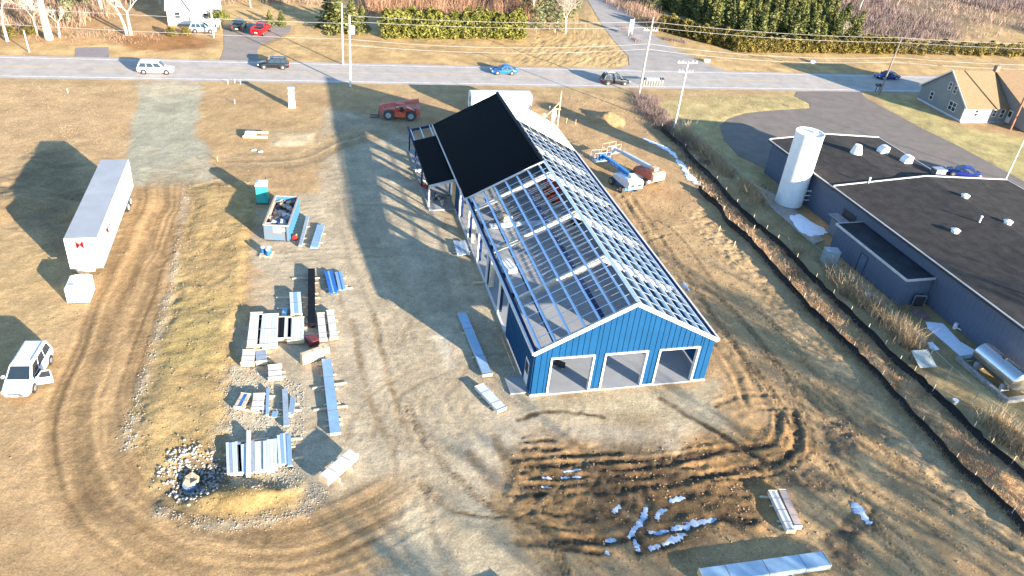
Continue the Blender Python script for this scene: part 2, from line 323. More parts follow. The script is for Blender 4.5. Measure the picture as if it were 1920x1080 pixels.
# heap of loose earth
hp = G(1140, 225); sl = sub([(hp.x, hp.y)], 5); d = np.hypot(GX[sl]-hp.x, (GY[sl]-hp.y))
d = d*(1+(fbm(GX[sl], GY[sl], 1.5, 3, 52)-.5)*.5); Z[sl] += 1.3*np.clip(1-d/2.6, 0, 1)**.9+sstep(3.4, 1.5, d)*(N3[sl]-.5)*.35; mixc((.40, .265, .15), sstep(3.6, 2, d), sl)
# earth bank in the shade of the long trailer
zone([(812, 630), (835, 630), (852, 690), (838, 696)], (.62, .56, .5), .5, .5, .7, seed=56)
sl, m, sd = zone([(5, 330), (60, 290), (150, 275), (170, 330), (140, 420), (110, 480), (60, 440), (0, 440)], (.27, .195, .125), 1.0, 1.8, .8, seed=57, jitter=.4)  # mottled soil, its colour also darkened over the trailer's shadow
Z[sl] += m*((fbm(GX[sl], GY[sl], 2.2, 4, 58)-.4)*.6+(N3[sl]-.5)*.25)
for k in range(46):   # faint wheel tracks all over the yard and field
    rs = random.Random(900+k); zx, zy, th, ln = rs.uniform(-34, 34), rs.uniform(29, 72), rs.choice((1.9, 1.75, 2.1, .35, 2.5, 1.4))+rs.gauss(0, .2), rs.uniform(6, 22)
    if -2 < (zx-2.3)*.953+(zy-47.2)*.302 < 16 and (zy-47.2)*.953-(zx-2.3)*.302 > -2: continue
    cv = rs.gauss(0, .03)
    for off in (-.9, .9):
        pts = [(zx+math.cos(th+cv*q)*q-math.sin(th+cv*q)*off, zy+math.sin(th+cv*q)*q+math.cos(th+cv*q)*off) for q in np.linspace(0, ln, 9)]
        rut(pts, .28, .035, (.3, .215, .14), .3, .6, 100+k, .08)
for k, px in enumerate([[(1330, 590), (1420, 700), (1480, 790), (1500, 850), (1450, 890), (1300, 905)], [(1350, 560), (1440, 660), (1500, 760), (1520, 840), (1470, 890)], [(1400, 560), (1480, 640), (1560, 740), (1620, 830)], [(1150, 380), (1190, 460), (1250, 560), (1320, 650)], [(1000, 880), (1060, 960), (1110, 1060)], [(960, 930), (1030, 1010), (1060, 1075)], [(1560, 870), (1620, 960), (1720, 1075)], [(1500, 720), (1600, 800), (1740, 900), (1900, 1030)], [(1080, 590), (1140, 660)], [(760, 760), (820, 860), (940, 960), (1100, 1000)], [(780, 900), (860, 960), (1000, 960), (1080, 880)]]):
    P_ = smooth_line(px)
    for off in (-.16, .16): rut([(a+off, b+off*.4) for a, b in P_], .16, .10, (.22, .145, .08), .6, .8, 300+k, .05)
hp2 = G(20, 385); sl = sub([(hp2.x, hp2.y)], 9); d = np.hypot((GX[sl]-hp2.x)*.6, (GY[sl]-hp2.y)); d = d*(1+(fbm(GX[sl], GY[sl], 2, 4, 53)-.5)*.8)
Z[sl] += .7*np.clip(1-d/4, 0, 1); mixc((.36, .25, .145), sstep(4, 1, d)*.6, sl)
# the pit with stones, its shade darkened into the earth colour; small catch basin
RIP = G(358, 893); sl = sub([(RIP.x, RIP.y)], 4); d = np.hypot(GX[sl]-RIP.x-.2, GY[sl]-RIP.y)*(1+(fbm(GX[sl], GY[sl], 1.5, 3, 66)-.5)*.8); Z[sl] -= .9*np.exp(-(d/1.5)**2); mixc((.12, .095, .075), sstep(2.6, 1.4, d)*.9, sl)
# flatten under sheets, slabs and walls
BX, BY, BYAW, BW, BL, HE, HR = 2.325, 47.231, .307, 14.842, 45.127, 4.33, 8.216
def B2W(a, b, z=0.): return Vector((BX+a*math.cos(BYAW)-b*math.sin(BYAW), BY+a*math.sin(BYAW)+b*math.cos(BYAW), z))
LA = (GX-BX)*math.cos(BYAW)+(GY-BY)*math.sin(BYAW); LB = -(GX-BX)*math.sin(BYAW)+(GY-BY)*math.cos(BYAW)
f = sstep(1.5, 0, np.maximum(np.maximum(-3.4-LA, LA-BW-.2), np.maximum(-.3-LB, LB-48.))); Z[:] = Z*(1-f)-.03*f
f = sstep(7.5, 5.2, np.abs(RO)); Z[:] = Z*(1-f)-.04*f
LOT = [(1350, 235), (1368, 222), (1400, 212), (1450, 207), (1520, 203), (1518, 194), (1490, 180), (1495, 172), (1612, 170), (1622, 182), (1650, 198), (1720, 236), (1800, 275), (1930, 345), (2100, 460), (1800, 480), (1440, 318), (1385, 292), (1358, 262)]
DRV = [(411, 122), (414, 108), (420, 90), (419, 50), (445, 42), (546, 47), (543, 60), (508, 76), (490, 84), (482, 94), (484, 107), (490, 122)]
SIDE = [(1140, 132), (1180, 122), (1178, 105), (1150, 75), (1128, 45), (1108, 10), (1085, -30), (1135, -30), (1165, 10), (1200, 45), (1240, 75), (1285, 100), (1320, 118), (1400, 146)]
PATCH = [(140, 110), (142, 89), (203, 88), (205, 113)]
for poly in (LOT, DRV, SIDE, PATCH):
    pts = [(p.x, p.y) for p in GP(poly)]; sl = sub(pts, 3); D, _, _ = pline(pts+[pts[0]], GX[sl], GY[sl]); sd = np.where(inside(pts, GX[sl], GY[sl]), D, -D)
    f = sstep(-1., .2, sd); Z[sl] = Z[sl]*(1-f)-.05*f
GH0 = Vector((31.2, 97.5, 0)); GU = Vector((.3236, -.9462, 0)); GN = Vector((.9462, .3236, 0))   # grey hall: corner, along, across
ga = (GX-31.2)*GU.x+(GY-97.5)*GU.y; gn = (GX-31.2)*GN.x+(GY-97.5)*GN.y
f = sstep(1, 0, np.maximum(-4.5-gn, np.maximum(-.5-ga, ga-60)))*(gn < 30); Z[:] = Z*(1-f)-.03*f
# land beyond rises slowly
Z += np.clip(RO-100, 0, 400)*.004
rough = np.clip(.5+0*Z, 0, 1)
C *= ((.86+.28*N2)*(.88+.24*N3))[..., None]
C = np.clip(C*np.array((1.02, .975, .80)), 0, 1)
nx, ny = len(gx), len(gy)
idx = np.arange(nx*ny).reshape(ny, nx)
Fq = np.stack([idx[:-1, :-1], idx[:-1, 1:], idx[1:, 1:], idx[1:, :-1]], -1).reshape(-1, 4)
gm = bpy.data.materials.new('earth'); gm.use_nodes = True; t = gm.node_tree; b = t.nodes['Principled BSDF']
b.inputs['Roughness'].default_value = .95; b.inputs['Specular IOR Level'].default_value = .15
at = t.nodes.new('ShaderNodeAttribute'); at.attribute_name = 'Col'
tc = t.nodes.new('ShaderNodeTexCoord')
def nz(scale, detail, rough=.65):
    n = t.nodes.new('ShaderNodeTexNoise'); n.inputs['Scale'].default_value = scale; n.inputs['Detail'].default_value = detail; n.inputs['Roughness'].default_value = rough
    t.links.new(tc.outputs['Object'], n.inputs['Vector']); return n
def mul(a, fac_lo, fac_hi, src):
    mr = t.nodes.new('ShaderNodeMapRange'); mr.inputs[1].default_value = .3; mr.inputs[2].default_value = .7; mr.inputs[3].default_value = fac_lo; mr.inputs[4].default_value = fac_hi
    t.links.new(src.outputs['Fac'], mr.inputs[0])
    mx = t.nodes.new('ShaderNodeMix'); mx.data_type = 'RGBA'; mx.blend_type = 'MULTIPLY'; mx.inputs[0].default_value = 1
    t.links.new(a, mx.inputs[6]); t.links.new(mr.outputs[0], mx.inputs[7]); return mx.outputs[2]
c1 = mul(at.outputs['Color'], .8, 1.15, nz(.35, 5)); c1 = mul(c1, .78, 1.18, nz(2.2, 7, .8)); c1 = mul(c1, .66, 1.28, nz(6.5, 5, .8)); c1 = mul(c1, .8, 1.2, nz(15, 3, .7))
# scattered pale pebbles
vo = t.nodes.new('ShaderNodeTexVoronoi'); vo.inputs['Scale'].default_value = 5.5; t.links.new(tc.outputs['Object'], vo.inputs['Vector'])
mr = t.nodes.new('ShaderNodeMapRange'); mr.inputs[1].default_value = .10; mr.inputs[2].default_value = .16; mr.inputs[3].default_value = .5; mr.inputs[4].default_value = 0
t.links.new(vo.outputs['Distance'], mr.inputs[0])
pk = nz(.9, 3); pr = t.nodes.new('ShaderNodeMapRange'); pr.inputs[1].default_value = .52; pr.inputs[2].default_value = .66; t.links.new(pk.outputs['Fac'], pr.inputs[0])
mm = t.nodes.new('ShaderNodeMath'); mm.operation = 'MULTIPLY'; t.links.new(mr.outputs[0], mm.inputs[0]); t.links.new(pr.outputs[0], mm.inputs[1])
mx = t.nodes.new('ShaderNodeMix'); mx.data_type = 'RGBA'; t.links.new(mm.outputs[0], mx.inputs[0]); t.links.new(c1, mx.inputs[6]); mx.inputs[7].default_value = (.55, .48, .39, 1)
t.links.new(mx.outputs[2], b.inputs['Base Color'])
bp = t.nodes.new('ShaderNodeBump'); bp.inputs['Strength'].default_value = .6; bp.inputs['Distance'].default_value = .12
t.links.new(nz(3.4, 9, .76).outputs['Fac'], bp.inputs['Height']); t.links.new(bp.outputs['Normal'], b.inputs['Normal'])
ground = npmesh('ground', np.stack([GX, GY, Z], -1).reshape(-1, 3), Fq, gm, smooth=True)
ca = ground.data.color_attributes.new('Col', 'FLOAT_COLOR', 'POINT')
ca.data.foreach_set('color', np.concatenate([C.reshape(-1, 3), np.ones((nx*ny, 1))], 1).astype(np.float32).ravel())
struct(ground, 'bare tan earth of the building site with dry grass beyond the road')
def HZ(x, y):    # ground height at a point
    i = min(max(np.searchsorted(gx, x)-1, 0), nx-2); j = min(max(np.searchsorted(gy, y)-1, 0), ny-2)
    u = (x-gx[i])/(gx[i+1]-gx[i]); v = (y-gy[j])/(gy[j+1]-gy[j])
    return float((Z[j, i]*(1-u)+Z[j, i+1]*u)*(1-v)+(Z[j+1, i]*(1-u)+Z[j+1, i+1]*u)*v)
def GZ(px, py):
    p = G(px, py); p.z = HZ(p.x, p.y); return p
# ------------------------------------------------------------------ asphalt sheets
def asphalt(name, col, seedscale=.5):
    m = M(name, col, .9, 0, .12, seedscale, .15, 18, spec=.2); return m
def sheet(name, pts, z, mat, label):
    mb = MB(); mb.add([(p.x, p.y, z) for p in pts], [tuple(range(len(pts)))])
    o = mb.build(name, mat); a = o.data.polygons[0].normal.z
    if a < 0: o.data.flip_normals()
    return struct(o, label)
def rp(x, off): return Vector((x-RS*off*RN, RC+RS*x+off*RN, 0))
road_m = asphalt('road_asphalt', (.42, .365, .31))
sheet('road', [rp(-400, -5.0), rp(500, -5.0), rp(500, 4.9), rp(-400, 4.9)], .0, road_m, 'pale two-lane asphalt road running past the site')
lot_m = asphalt('lot_asphalt', (.20, .165, .135))
sheet('parking_lot', GP(LOT), -.008, lot_m, 'worn asphalt yard beside the grey hall')
sheet('side_road', GP(SIDE), -.006, asphalt('side_asphalt', (.36, .31, .265)), 'pale side road climbing away from the main road')
sheet('house_driveway', GP(DRV), -.01, asphalt('drive_asphalt', (.28, .235, .195)), 'asphalt driveway of the white house')
sheet('driveway_apron', GP(PATCH), -.012, asphalt('patch_asphalt', (.25, .21, .2)), 'short asphalt apron beside the road')
wp = M('road_paint', (.78, .76, .7), .7, 0, .2, 2); yp = M('yellow_paint', (.62, .42, .16), .7, 0, .2, 2)
for off, ww, mt, nm, lb in ((-4.05, .16, wp, 'edge_line', 'white edge line nearest the building site'), (3.95, .16, wp, 'edge_line', 'white edge line on the houses side of the road'), (-.12, .11, yp, 'centre_line', 'yellow centre line, one of the pair'), (.12, .11, yp, 'centre_line', 'yellow centre line, one of the pair')):
    sheet(nm, [rp(-400, off-ww/2), rp(500, off-ww/2), rp(500, off+ww/2), rp(-400, off+ww/2)], .004, mt, lb)
# ------------------------------------------------------------------ the steel building under construction
blue = M('blue_cladding', (.0025, .056, .145), .5, 0, .10, .6, .04, 6, spec=.25)
bluedk = M('blue_girt', (.006, .024, .085), .6, 0, .15, 1, spec=.2)
black = M('black_roofing', (.0015, .0025, .0045), .38, 0, .2, .4, .02, 4, spec=.07)
whiter = M('white_roofing', (.74, .73, .71), .5, 0, .05, .5)
galv = M('galvanised_steel', (.58, .66, .74), .38, .55, .12, 1.2)
frame_m = M('rafter_steel', (.58, .52, .43), .6, .1, .2, 1.5)
trimw = M('white_trim', (.62, .59, .55), .55, 0, .06, 1.5)
conc = M('concrete', (.30, .30, .295), .85, 0, .1, .35, .05, 8, spec=.25)
wood = M('pine_timber', (.62, .47, .30), .8, 0, .15, 3)
osb = M('sheathing_board', (.55, .38, .2), .8, 0, .2, 4)
bld = T('steel_building', 'blue steel building under construction with open roof purlins and black roof end', 'building', B2W(0, 0, 0), BYAW)
sl_ = (HR-HE)/(BW/2)                     # roof slope
def rz_(a): return HE+sl_*(a if a < BW/2 else BW-a)
MB().box(-.12, BW+.12, -.12, BL+.12, -.3, .10).build('floor_slab', conc, bld)
MB().box(-2.95, -.125, 31.1, 47.2, -.3, .12).build('porch_slab', conc, bld)
MB().box(-1.5, -.13, .3, 2.3, -.3, .12).build('door_step', conc, bld)
doors = [(1.25, 4.78), (5.62, 9.21), (10.17, 13.68)]; DH = 3.5
def panel(name, a0, a1, z0, zt, parent, y=0., thick=.05, mat=blue):   # vertical sheet of cladding in the gable plane; zt(a) gives its top
    mb = MB(); g = .008
    mid = BW/2
    def piece(x0, x1, ya, yb):
        mb.hexa([(x0, ya, z0), (x1, ya, z0), (x1, yb, z0), (x0, yb, z0), (x0, ya, zt(x0)), (x1, ya, zt(x1)), (x1, yb, zt(x1)), (x0, yb, zt(x0))])
    piece(a0+g, a1-g, y-thick, y); piece(a0+g+.001, a0+g+.035, y-thick-.04, y-thick)
    return mb.build(name, mat, parent)
pw = BW/32; cuts = [k*pw for k in range(33)]
for dd in doors:
    for e in dd:
        k = min(range(33), key=lambda q: abs(cuts[q]-e)); cuts[k] = e
for k in range(32):
    a0, a1 = cuts[k], cuts[k+1]; mid = (a0+a1)/2
    ind = any(x0 < mid < x1 for x0, x1 in doors)
    panel('wall_panel', a0, a1, DH+.12 if ind else .16, lambda a: rz_(a)-.06, bld)
MB().hexa([(0, .02, .1), (1.2, .02, .1), (1.2, .08, .1), (0, .08, .1), (0, .02, 3.4), (1.2, .02, 3.4), (1.2, .08, 3.4), (0, .08, 3.4)]).build('backing', bluedk, bld)
back = MB()
for x0, x1 in ((4.83, 5.57), (9.26, 10.12), (13.73, BW)): back.box(x0, x1, .02, .08, .1, 3.4)
back.build('backing', bluedk, bld)
bk = MB(); bk.add([(0, .04, 3.6), (BW, .04, 3.6), (BW, .04, HE-.1), (BW/2, .04, HR-.12), (0, .04, HE-.1)], [(0, 1, 2, 3, 4)]).build('backing', bluedk, bld)
for x0, x1 in doors:      # white door trims
    d = MB(); d.box(x0-.02, x0+.12, -.16, .2, .1, DH+.12); d.box(x1-.12, x1+.02, -.16, .2, .1, DH+.12); d.box(x0+.121, x1-.121, -.16, .2, DH-.0, DH+.119)
    d.build('door_frame', trimw, bld)
bt = MB()
for x0, x1 in ((0, 1.22), (4.81, 5.59), (9.24, 10.14), (13.71, BW)): bt.box(x0-.02, x1+.02, -.1, .01, .101, .159)
bt.build('base_trim', trimw, bld)
for s, (x0, x1) in enumerate(((-.32, BW/2), (BW+.32, BW/2))):
    z0 = HE-.32*sl_; r = MB(); n = Vector((-(1 if x1 > x0 else -1)*sl_, 0, 1)).normalized()
    A = Vector((x0, -.22, z0+.12)); Bp = Vector((x1, -.22, HR+.12))
    r.hexa([A-n*.34, Bp-Vector((0, 0, .38)), Bp-Vector((0, 0, .38))+Vector((0, .07, 0)), A-n*.34+Vector((0, .07, 0)), A, Bp, Bp+Vector((0, .07, 0)), A+Vector((0, .07, 0))]) if s == 0 else r.hexa([Bp-Vector((0, 0, .38)), A-n*.34, A-n*.34+Vector((0, .07, 0)), Bp-Vector((0, 0, .38))+Vector((0, .07, 0)), Bp, A, A+Vector((0, .07, 0)), Bp+Vector((0, .07, 0))])
    r.build('rake_trim', trimw, bld)
# side walls
def side_panel(b0, b1, z0, z1, a, sgn):
    mb = MB(); g = .008; x0, x1 = (a-.05, a) if sgn < 0 else (a, a+.05)
    mb.box(x0, x1, b0+g, b1-g, z0, z1); mb.box(x0-.03 if sgn < 0 else x1, x0 if sgn < 0 else x1+.03, b0+g+.002, b0+g+.035, z0, z1)
    return mb.build('wall_panel', blue, bld)
sp = side_panel(0, .47, .16, HE-.12, 0, -1)
for k in range(1, 17):
    if k in (2, 3): kid(sp, bld, (0, k*.47, 2.35), scale=(1, 1, .43))
    else: kid(sp, bld, (0, k*.47, 0))
for k in range(63, 96): 
    if k < 67 or k > 88 or k in (73, 74, 80, 81): kid(sp, bld, (0, k*.47, 0))
md = MB(); md.box(-.06, .02, .94, 1.88, .12, 2.45); md.build('side_door', trimw, bld)
MB().box(-.08, -.062, 1.05, 1.77, 1.2, 2.2).build('door_glass', glass(), bld)
sp2 = side_panel(0, .47, .16, HE-.12, BW, 1)
for k in range(1, 96):
    kid(sp2, bld, (0, k*.47, 0))
fg = MB(); fg.add([(0, BL, .1), (BW, BL, .1), (BW, BL, HE-.12), (BW/2, BL, HR-.14), (0, BL, HE-.12)], [(4, 3, 2, 1, 0)]); fg.build('rear_wall', blue, bld)
for bb in (8.1, 11.3, 16.1, 20.1, 24.8, 29.3):
    m_ = MB(); m_.box(-.02, .12, bb-.12, bb+.16, .1, HE-.14); m_.build('post', trimw, bld)
    MB().box(.125, .42, bb-.06, bb+.1, .1, HE-.2).build('column', bluedk, bld)
for bb, b2 in ((8.3, 11.1), (11.5, 15.9), (16.3, 19.9), (20.3, 24.6), (25., 29.1)):
    MB().box(.02, .10, bb, b2, 3.45, HE-.16).build('header', bluedk, bld)
    MB().box(-.09, .1, bb, b2, .101, .16).build('sill', trimw, bld)
MB().box(-.34, -.18, -.2, 25.5, HE-.26, HE-.02).build('eave_trim', trimw, bld)
MB().box(-.17, .12, .05, 25.5, HE-.25, HE-.1).build('eave_strut', bluedk, bld)
MB().box(BW+.18, BW+.34, -.2, 36.9, HE-.26, HE-.02).build('eave_trim', trimw, bld)
MB().box(BW-.12, BW+.17, .05, 36.9, HE-.25, HE-.1).build('eave_strut', bluedk, bld)
# rigid frames
for bb in (.35, 7.4, 15.3, 23.6, 31.2, 38.2, 44.8):
    for sgn in (0, 1):
        f = lambda a: a if sgn == 0 else BW-a
        r = MB(); dz = .34
        for w_, t0, t1 in ((.24, .0, .03), (.05, .031, .449), (.24, .45, .48)):
            A = Vector((f(.2), bb, rz_(.2)-dz)); Bq = Vector((f(BW/2-.02), bb, HR-dz-.01)); up = Vector((-sl_ if sgn == 0 else sl_, 0, 1)).normalized()
            c0 = -(t0+t1)/2
            r.beam(A+up*c0, Bq+up*c0, w_, t1-t0, up)
        r.build('rafter', frame_m, bld)
        cx = f(.35); q = MB(); q.box(min(f(.13), f(.16)), max(f(.13), f(.16)), bb-.12, bb+.12, .1, HE-.5); q.box(min(f(.17), f(.5)), max(f(.17), f(.5)), bb-.02, bb+.02, .1, HE-.5); q.box(min(f(.51), f(.54)), max(f(.51), f(.54)), bb-.12, bb+.12, .1, HE-.5)
        q.build('column', frame_m, bld)
# purlins (z sections) and sag straps
def zsec(b0, b1):
    m_ = MB(); m_.box(-.10, .02, b0, b1, .19, .205); m_.box(.005, .02, b0, b1, .016, .189); m_.box(.005, .12, b0, b1, 0, .015); return m_
ang = math.atan(sl_)
def purl(a, b0, b1, sgn):
    o = zsec(b0, b1).build('purlin', galv, bld)
    o.location = (a if sgn == 0 else BW-a, 0, rz_(a)-.30); o.rotation_euler = (0, -ang if sgn == 0 else ang, 0)
    if sgn: o.scale = (-1, 1, 1)
for k in range(7):
    a = .42+k*1.1
    purl(a, .05, 25.7, 0); purl(a, .05, 45., 1)
for sgn in (0, 1):
    b = 1.4
    while b < (25 if sgn == 0 else 36.5):
        m_ = MB(); f = (lambda a: a) if sgn == 0 else (lambda a: BW-a)
        m_.beam((f(.3), b, rz_(.3)-.13), (f(BW/2-.1), b, HR-.18), .06 if sgn == 0 else .08, .02, (0, 0, 1)); m_.build('sag_strap', galv, bld)
        b += 1.42
net = MB()
for b in np.arange(.8, 25.4, .71): net.beam((.4, b, rz_(.4)-.9), (BW/2, b, HR-.9), .008, .008)
for a in np.arange(.9, 7.3, 1.1): net.beam((a, .3, rz_(a)-.9), (a, 25.4, rz_(a)-.9), .008, .008)
o = net.build('safety_net', trimw, bld); o['kind'] = 'stuff'
for a in (1.75, 5.4): MB().beam((a, .5, rz_(a)-.95), (a, 25.4, rz_(a)-.95), .38, .04).build('longitudinal_strip', bluedk, bld)  # dark blue bands running lengthwise below the purlins
MB().beam((BW/2, .1, HR+.02), (BW/2, 25.6, HR+.02), .22, .03).build('ridge_strip', galv, bld)
# black roofing on the left slope, white on the right
def ribbed(w_, L_, up=.0, nr=4, rh=.07):   # strip: width along y, length along x
    m_ = MB(); m_.box(0, L_, 0, w_, -.03, 0)
    for k in range(nr):
        y = (k+.5)*w_/nr; m_.hexa([(0, y-.05, 0), (L_, y-.05, 0), (L_, y+.05, 0), (0, y+.05, 0), (0, y-.022, rh), (L_, y-.022, rh), (L_, y+.022, rh), (0, y+.022, rh)])
    return m_
SLN = (BW/2+.35)/math.cos(ang)
rp0 = None
for k in range(21):
    b = 25.55+k*.945
    o = ribbed(.943, SLN).build('roof_panel', black, bld) if rp0 is None else kid(rp0, bld)
    rp0 = rp0 or o
    o.location = (-.35, b, HE-.35*sl_+.03); o.rotation_euler = (0, -ang, 0)
w0 = None
for k in range(9):
    b = 36.95+k*.945
    o = ribbed(.943, SLN, rh=.02).build('roof_panel', whiter, bld) if w0 is None else kid(w0, bld)
    w0 = w0 or o
    o.location = (BW+.35, b+.943, HE-.35*sl_+.03); o.rotation_euler = (0, ang, 0); o.rotation_euler = (ang*0, -ang, math.pi)
rc = MB(); rc.hexa([(BW/2-.3, 25.4, HR-.04), (BW/2, 25.4, HR+.10), (BW/2, 45.5, HR+.10), (BW/2-.3, 45.5, HR-.04), (BW/2-.3, 25.4, HR+.0), (BW/2, 25.4, HR+.14), (BW/2, 45.5, HR+.14), (BW/2-.3, 45.5, HR+.0)])
rc.build('ridge_cap', black, bld)
MB().box(-.46, -.36, 25.4, 45.5, HE-.34, HE-.18).build('gutter', trimw, bld)
gt = MB(); gt.beam((-.3, 25.46, HE-.2), (BW/2, 25.46, HR-.04), .06, .2); gt.build('rake_flashing', trimw, bld)
# lean-to porch
pz = lambda a: 3.5+(a/2.9)*.7      # a negative outward
pa = math.atan(.7/2.9); PL = 2.95/math.cos(pa); p0 = None
for k in range(13):
    b = 31.6+k*.92
    o = ribbed(.918, PL).build('porch_roof_panel', black, bld) if p0 is None else kid(p0, bld)
    p0 = p0 or o; o.location = (-3.0, b, pz(-3.0)+.06); o.rotation_euler = (0, -pa, 0)
for a in (-2.75, -1.6, -.45): MB().box(a-.04, a+.04, 31.7, 47.3, pz(a)-.2, pz(a)-.02).build('porch_purlin', galv, bld)
MB().box(-2.98, -2.8, 31.7, 48.6, 2.44, 2.66).build('porch_beam', bluedk, bld)
MB().hexa([(-3, 31.52, 2.5), (-.02, 31.52, 3.2), (-.02, 31.58, 3.2), (-3, 31.58, 2.5), (-3, 31.52, 2.82), (-.02, 31.52, 3.54), (-.02, 31.58, 3.54), (-3, 31.58, 2.82)]).build('porch_fascia', galv, bld)
for b in (47.1, 47.4): MB().beam((-2.8, b, 2.7), (-.1, b, 3.3), .1, .16).build('porch_rafter', bluedk, bld)
for b in (31.9, 36.9, 42.0, 47.1): MB().box(-2.95, -2.79, b-.08, b+.08, .12, 2.44).build('porch_post', trimw if b < 35 else bluedk, bld)
MB().box(-.075, -.02, 31.6, 33.2, .12, 3.2).build('sheathing', osb, bld)
# things on the slab, seen through the purlins and on the porch
def on_slab(name, label, cat, px, parts, rz=0, h=.1, group=None):
    p = G(px[0], px[1], h); t_ = T(name, label, cat, p, rz+BYAW, group)
    for nm, mb, mt in parts: mb.build(nm, mt, t_)
    return t_
red = M('red_paint', (.42, .022, .016), .45, 0, .15, 2); tyre = M('tyre_rubber', (.02, .02, .02), .85, 0, .2, 6); paperm = M('cardboard', (.5, .38, .25), .85, 0, .15, 3)
wrap = M('white_wrap', (.72, .72, .7), .4, 0, .1, 2); dark = M('dark_steel', (.035, .035, .04), .5, .3, .2, 3); glv2 = M('grey_steel', (.4, .43, .46), .45, .5, .15, 2)
sc = [('base', MB().box(-.6, .6, -1.2, 1.2, .25, .7), red), ('platform', MB().box(-.62, .62, -1.25, 1.25, 1.5, 1.62), red)]
st = MB(); [st.beam((x, -1.1*s, .7), (x, 1.1*s, 1.5), .06, .08) for x in (-.5, .5) for s in (-1, 1)]; sc.append(('scissor_arms', st, red))
rl = MB()
for z in (2.1, 2.6):
    rl.beam((-.6, -1.2, z), (.6, -1.2, z), .04, .04); rl.beam((-.6, 1.2, z), (.6, 1.2, z), .04, .04); rl.beam((-.6, -1.2, z), (-.6, 1.2, z), .04, .04); rl.beam((.6, -1.2, z), (.6, 1.2, z), .04, .04)
for x in (-.6, .6):
    for y in (-1.2, 0, 1.2): rl.beam((x, y, 1.6), (x, y, 2.6), .04, .04)
sc.append(('guard_rail', rl, red))
for x in (-.55, .55):
    for y in (-.9, .9): sc.append(('wheel', MB().tube((x-.1, y, .25), (x+.1, y, .25), .25, n=12), tyre))
on_slab('scissor_lift', 'red scissor lift standing inside the steel building', 'lift', (1035, 372), sc, .3)
def slabbundle(px0, px1, w_, h_, mat, label, name, cat, n=1, z=.1):
    a = G(*px0, z); b = G(*px1, z); d = b-a; L_ = d.length; rz = math.atan2(d.y, d.x)
    t_ = T(name, label, cat, (a+b)/2, rz)
    for k in range(n):
        y0 = -w_/2+k*w_/n; MB().box(-L_/2+(k % 2)*.1, L_/2-(k % 3)*.07, y0+.01, y0+w_/n-.01, .1, .1+h_*(.85+.15*((k*7) % 3)/2)).build('length', mat, t_)
    for x in (-.35, .35): MB().box(x*L_-.05, x*L_+.05, -w_/2-.1, w_/2+.1, 0, .098).build('bearer', wood, t_)
    return t_
slabbundle((1050, 470), (1068, 496), .5, .12, paperm, 'loose plank bundle lying on the slab in the middle of the building', 'plank_stack', 'planks', 2)
slabbundle((918, 428), (1034, 420), .7, .3, galv, 'long pale steel lengths lying across the slab', 'steel_lengths', 'steel', 5)
slabbundle((945, 495), (962, 515), 1.0, .5, wrap, 'white wrapped bundle beside the wall columns inside', 'wrapped_bundle', 'bundle', 3)
slabbundle((1040, 682), (1060, 690), .5, .25, dark, 'dark bundle of lengths just inside the garage opening', 'dark_bundle', 'bundle', 3)
slabbundle((945, 410), (952, 420), 1.0, .9, paperm, 'brown cardboard carton on the slab', 'carton', 'carton', 1)
slabbundle((1072, 408), (1082, 424), .9, .8, dark, 'dark tool chest on the slab under the ridge', 'tool_chest', 'chest', 1)
def junk(px, n, mats, label, name, cat, spread_=.7, h=.12, sz=(.15, .5)):
    c = G(*px, h); t_ = T(name, label, cat, c)
    for k in range(n):
        s = random.uniform(*sz); x, y = random.gauss(0, spread_), random.gauss(0, spread_); m_ = MB(); q = random.random()*3
        if k % 3 == 0: m_.beam((x, y, .05), (x+math.cos(q)*s*3, y+math.sin(q)*s*3, .12), .1, .07)
        else: m_.hexa([(x+cx*s/2*math.cos(q)-cy*s/3*math.sin(q), y+cx*s/2*math.sin(q)+cy*s/3*math.cos(q), z) for z in (0, s*random.uniform(.4, .9)) for cx, cy in ((-1, -1), (1, -1), (1, 1), (-1, 1))])
        m_.build('piece', mats[k % len(mats)], t_)
    return t_
junk((820, 374), 22, [paperm, dark, wood, glv2], 'heap of offcuts, boards and tools on the porch slab', 'offcut_heap', 'rubble', .55)
junk((789, 322), 12, [paperm, wood, wrap], 'small heap of timber and boxes by the porch edge', 'offcut_heap', 'rubble', .4)
junk((795, 345), 9, [wood, paperm], 'scattered boards under the porch roof', 'offcut_heap', 'rubble', .4)
junk((800, 352), 2, [red], 'red fuel can at the corner of the porch', 'fuel_can', 'fuel can', .1, sz=(.5, .6))
# ------------------------------------------------------------------ grey metal hall on the right
gwall = M('grey_blue_cladding', (.115, .14, .19), .6, 0, .14, .5, spec=.25)
groof = M('dark_membrane', (.052, .045, .040), .95, 0, .25, .8, .25, 30, spec=.15)
groof2 = M('dark_flat_membrane', (.035, .037, .044), .8, 0, .3, .6, .1, 20, spec=.2)
gtrim = M('pale_flashing', (.62, .60, .57), .5, .2, .1, 1)
dkr = M('dark_fascia', (.03, .03, .034), .6)
hall = T('grey_hall', 'long grey ribbed metal hall with low dark roof behind the wire fence', 'building', GH0, math.atan2(GU.y, GU.x))
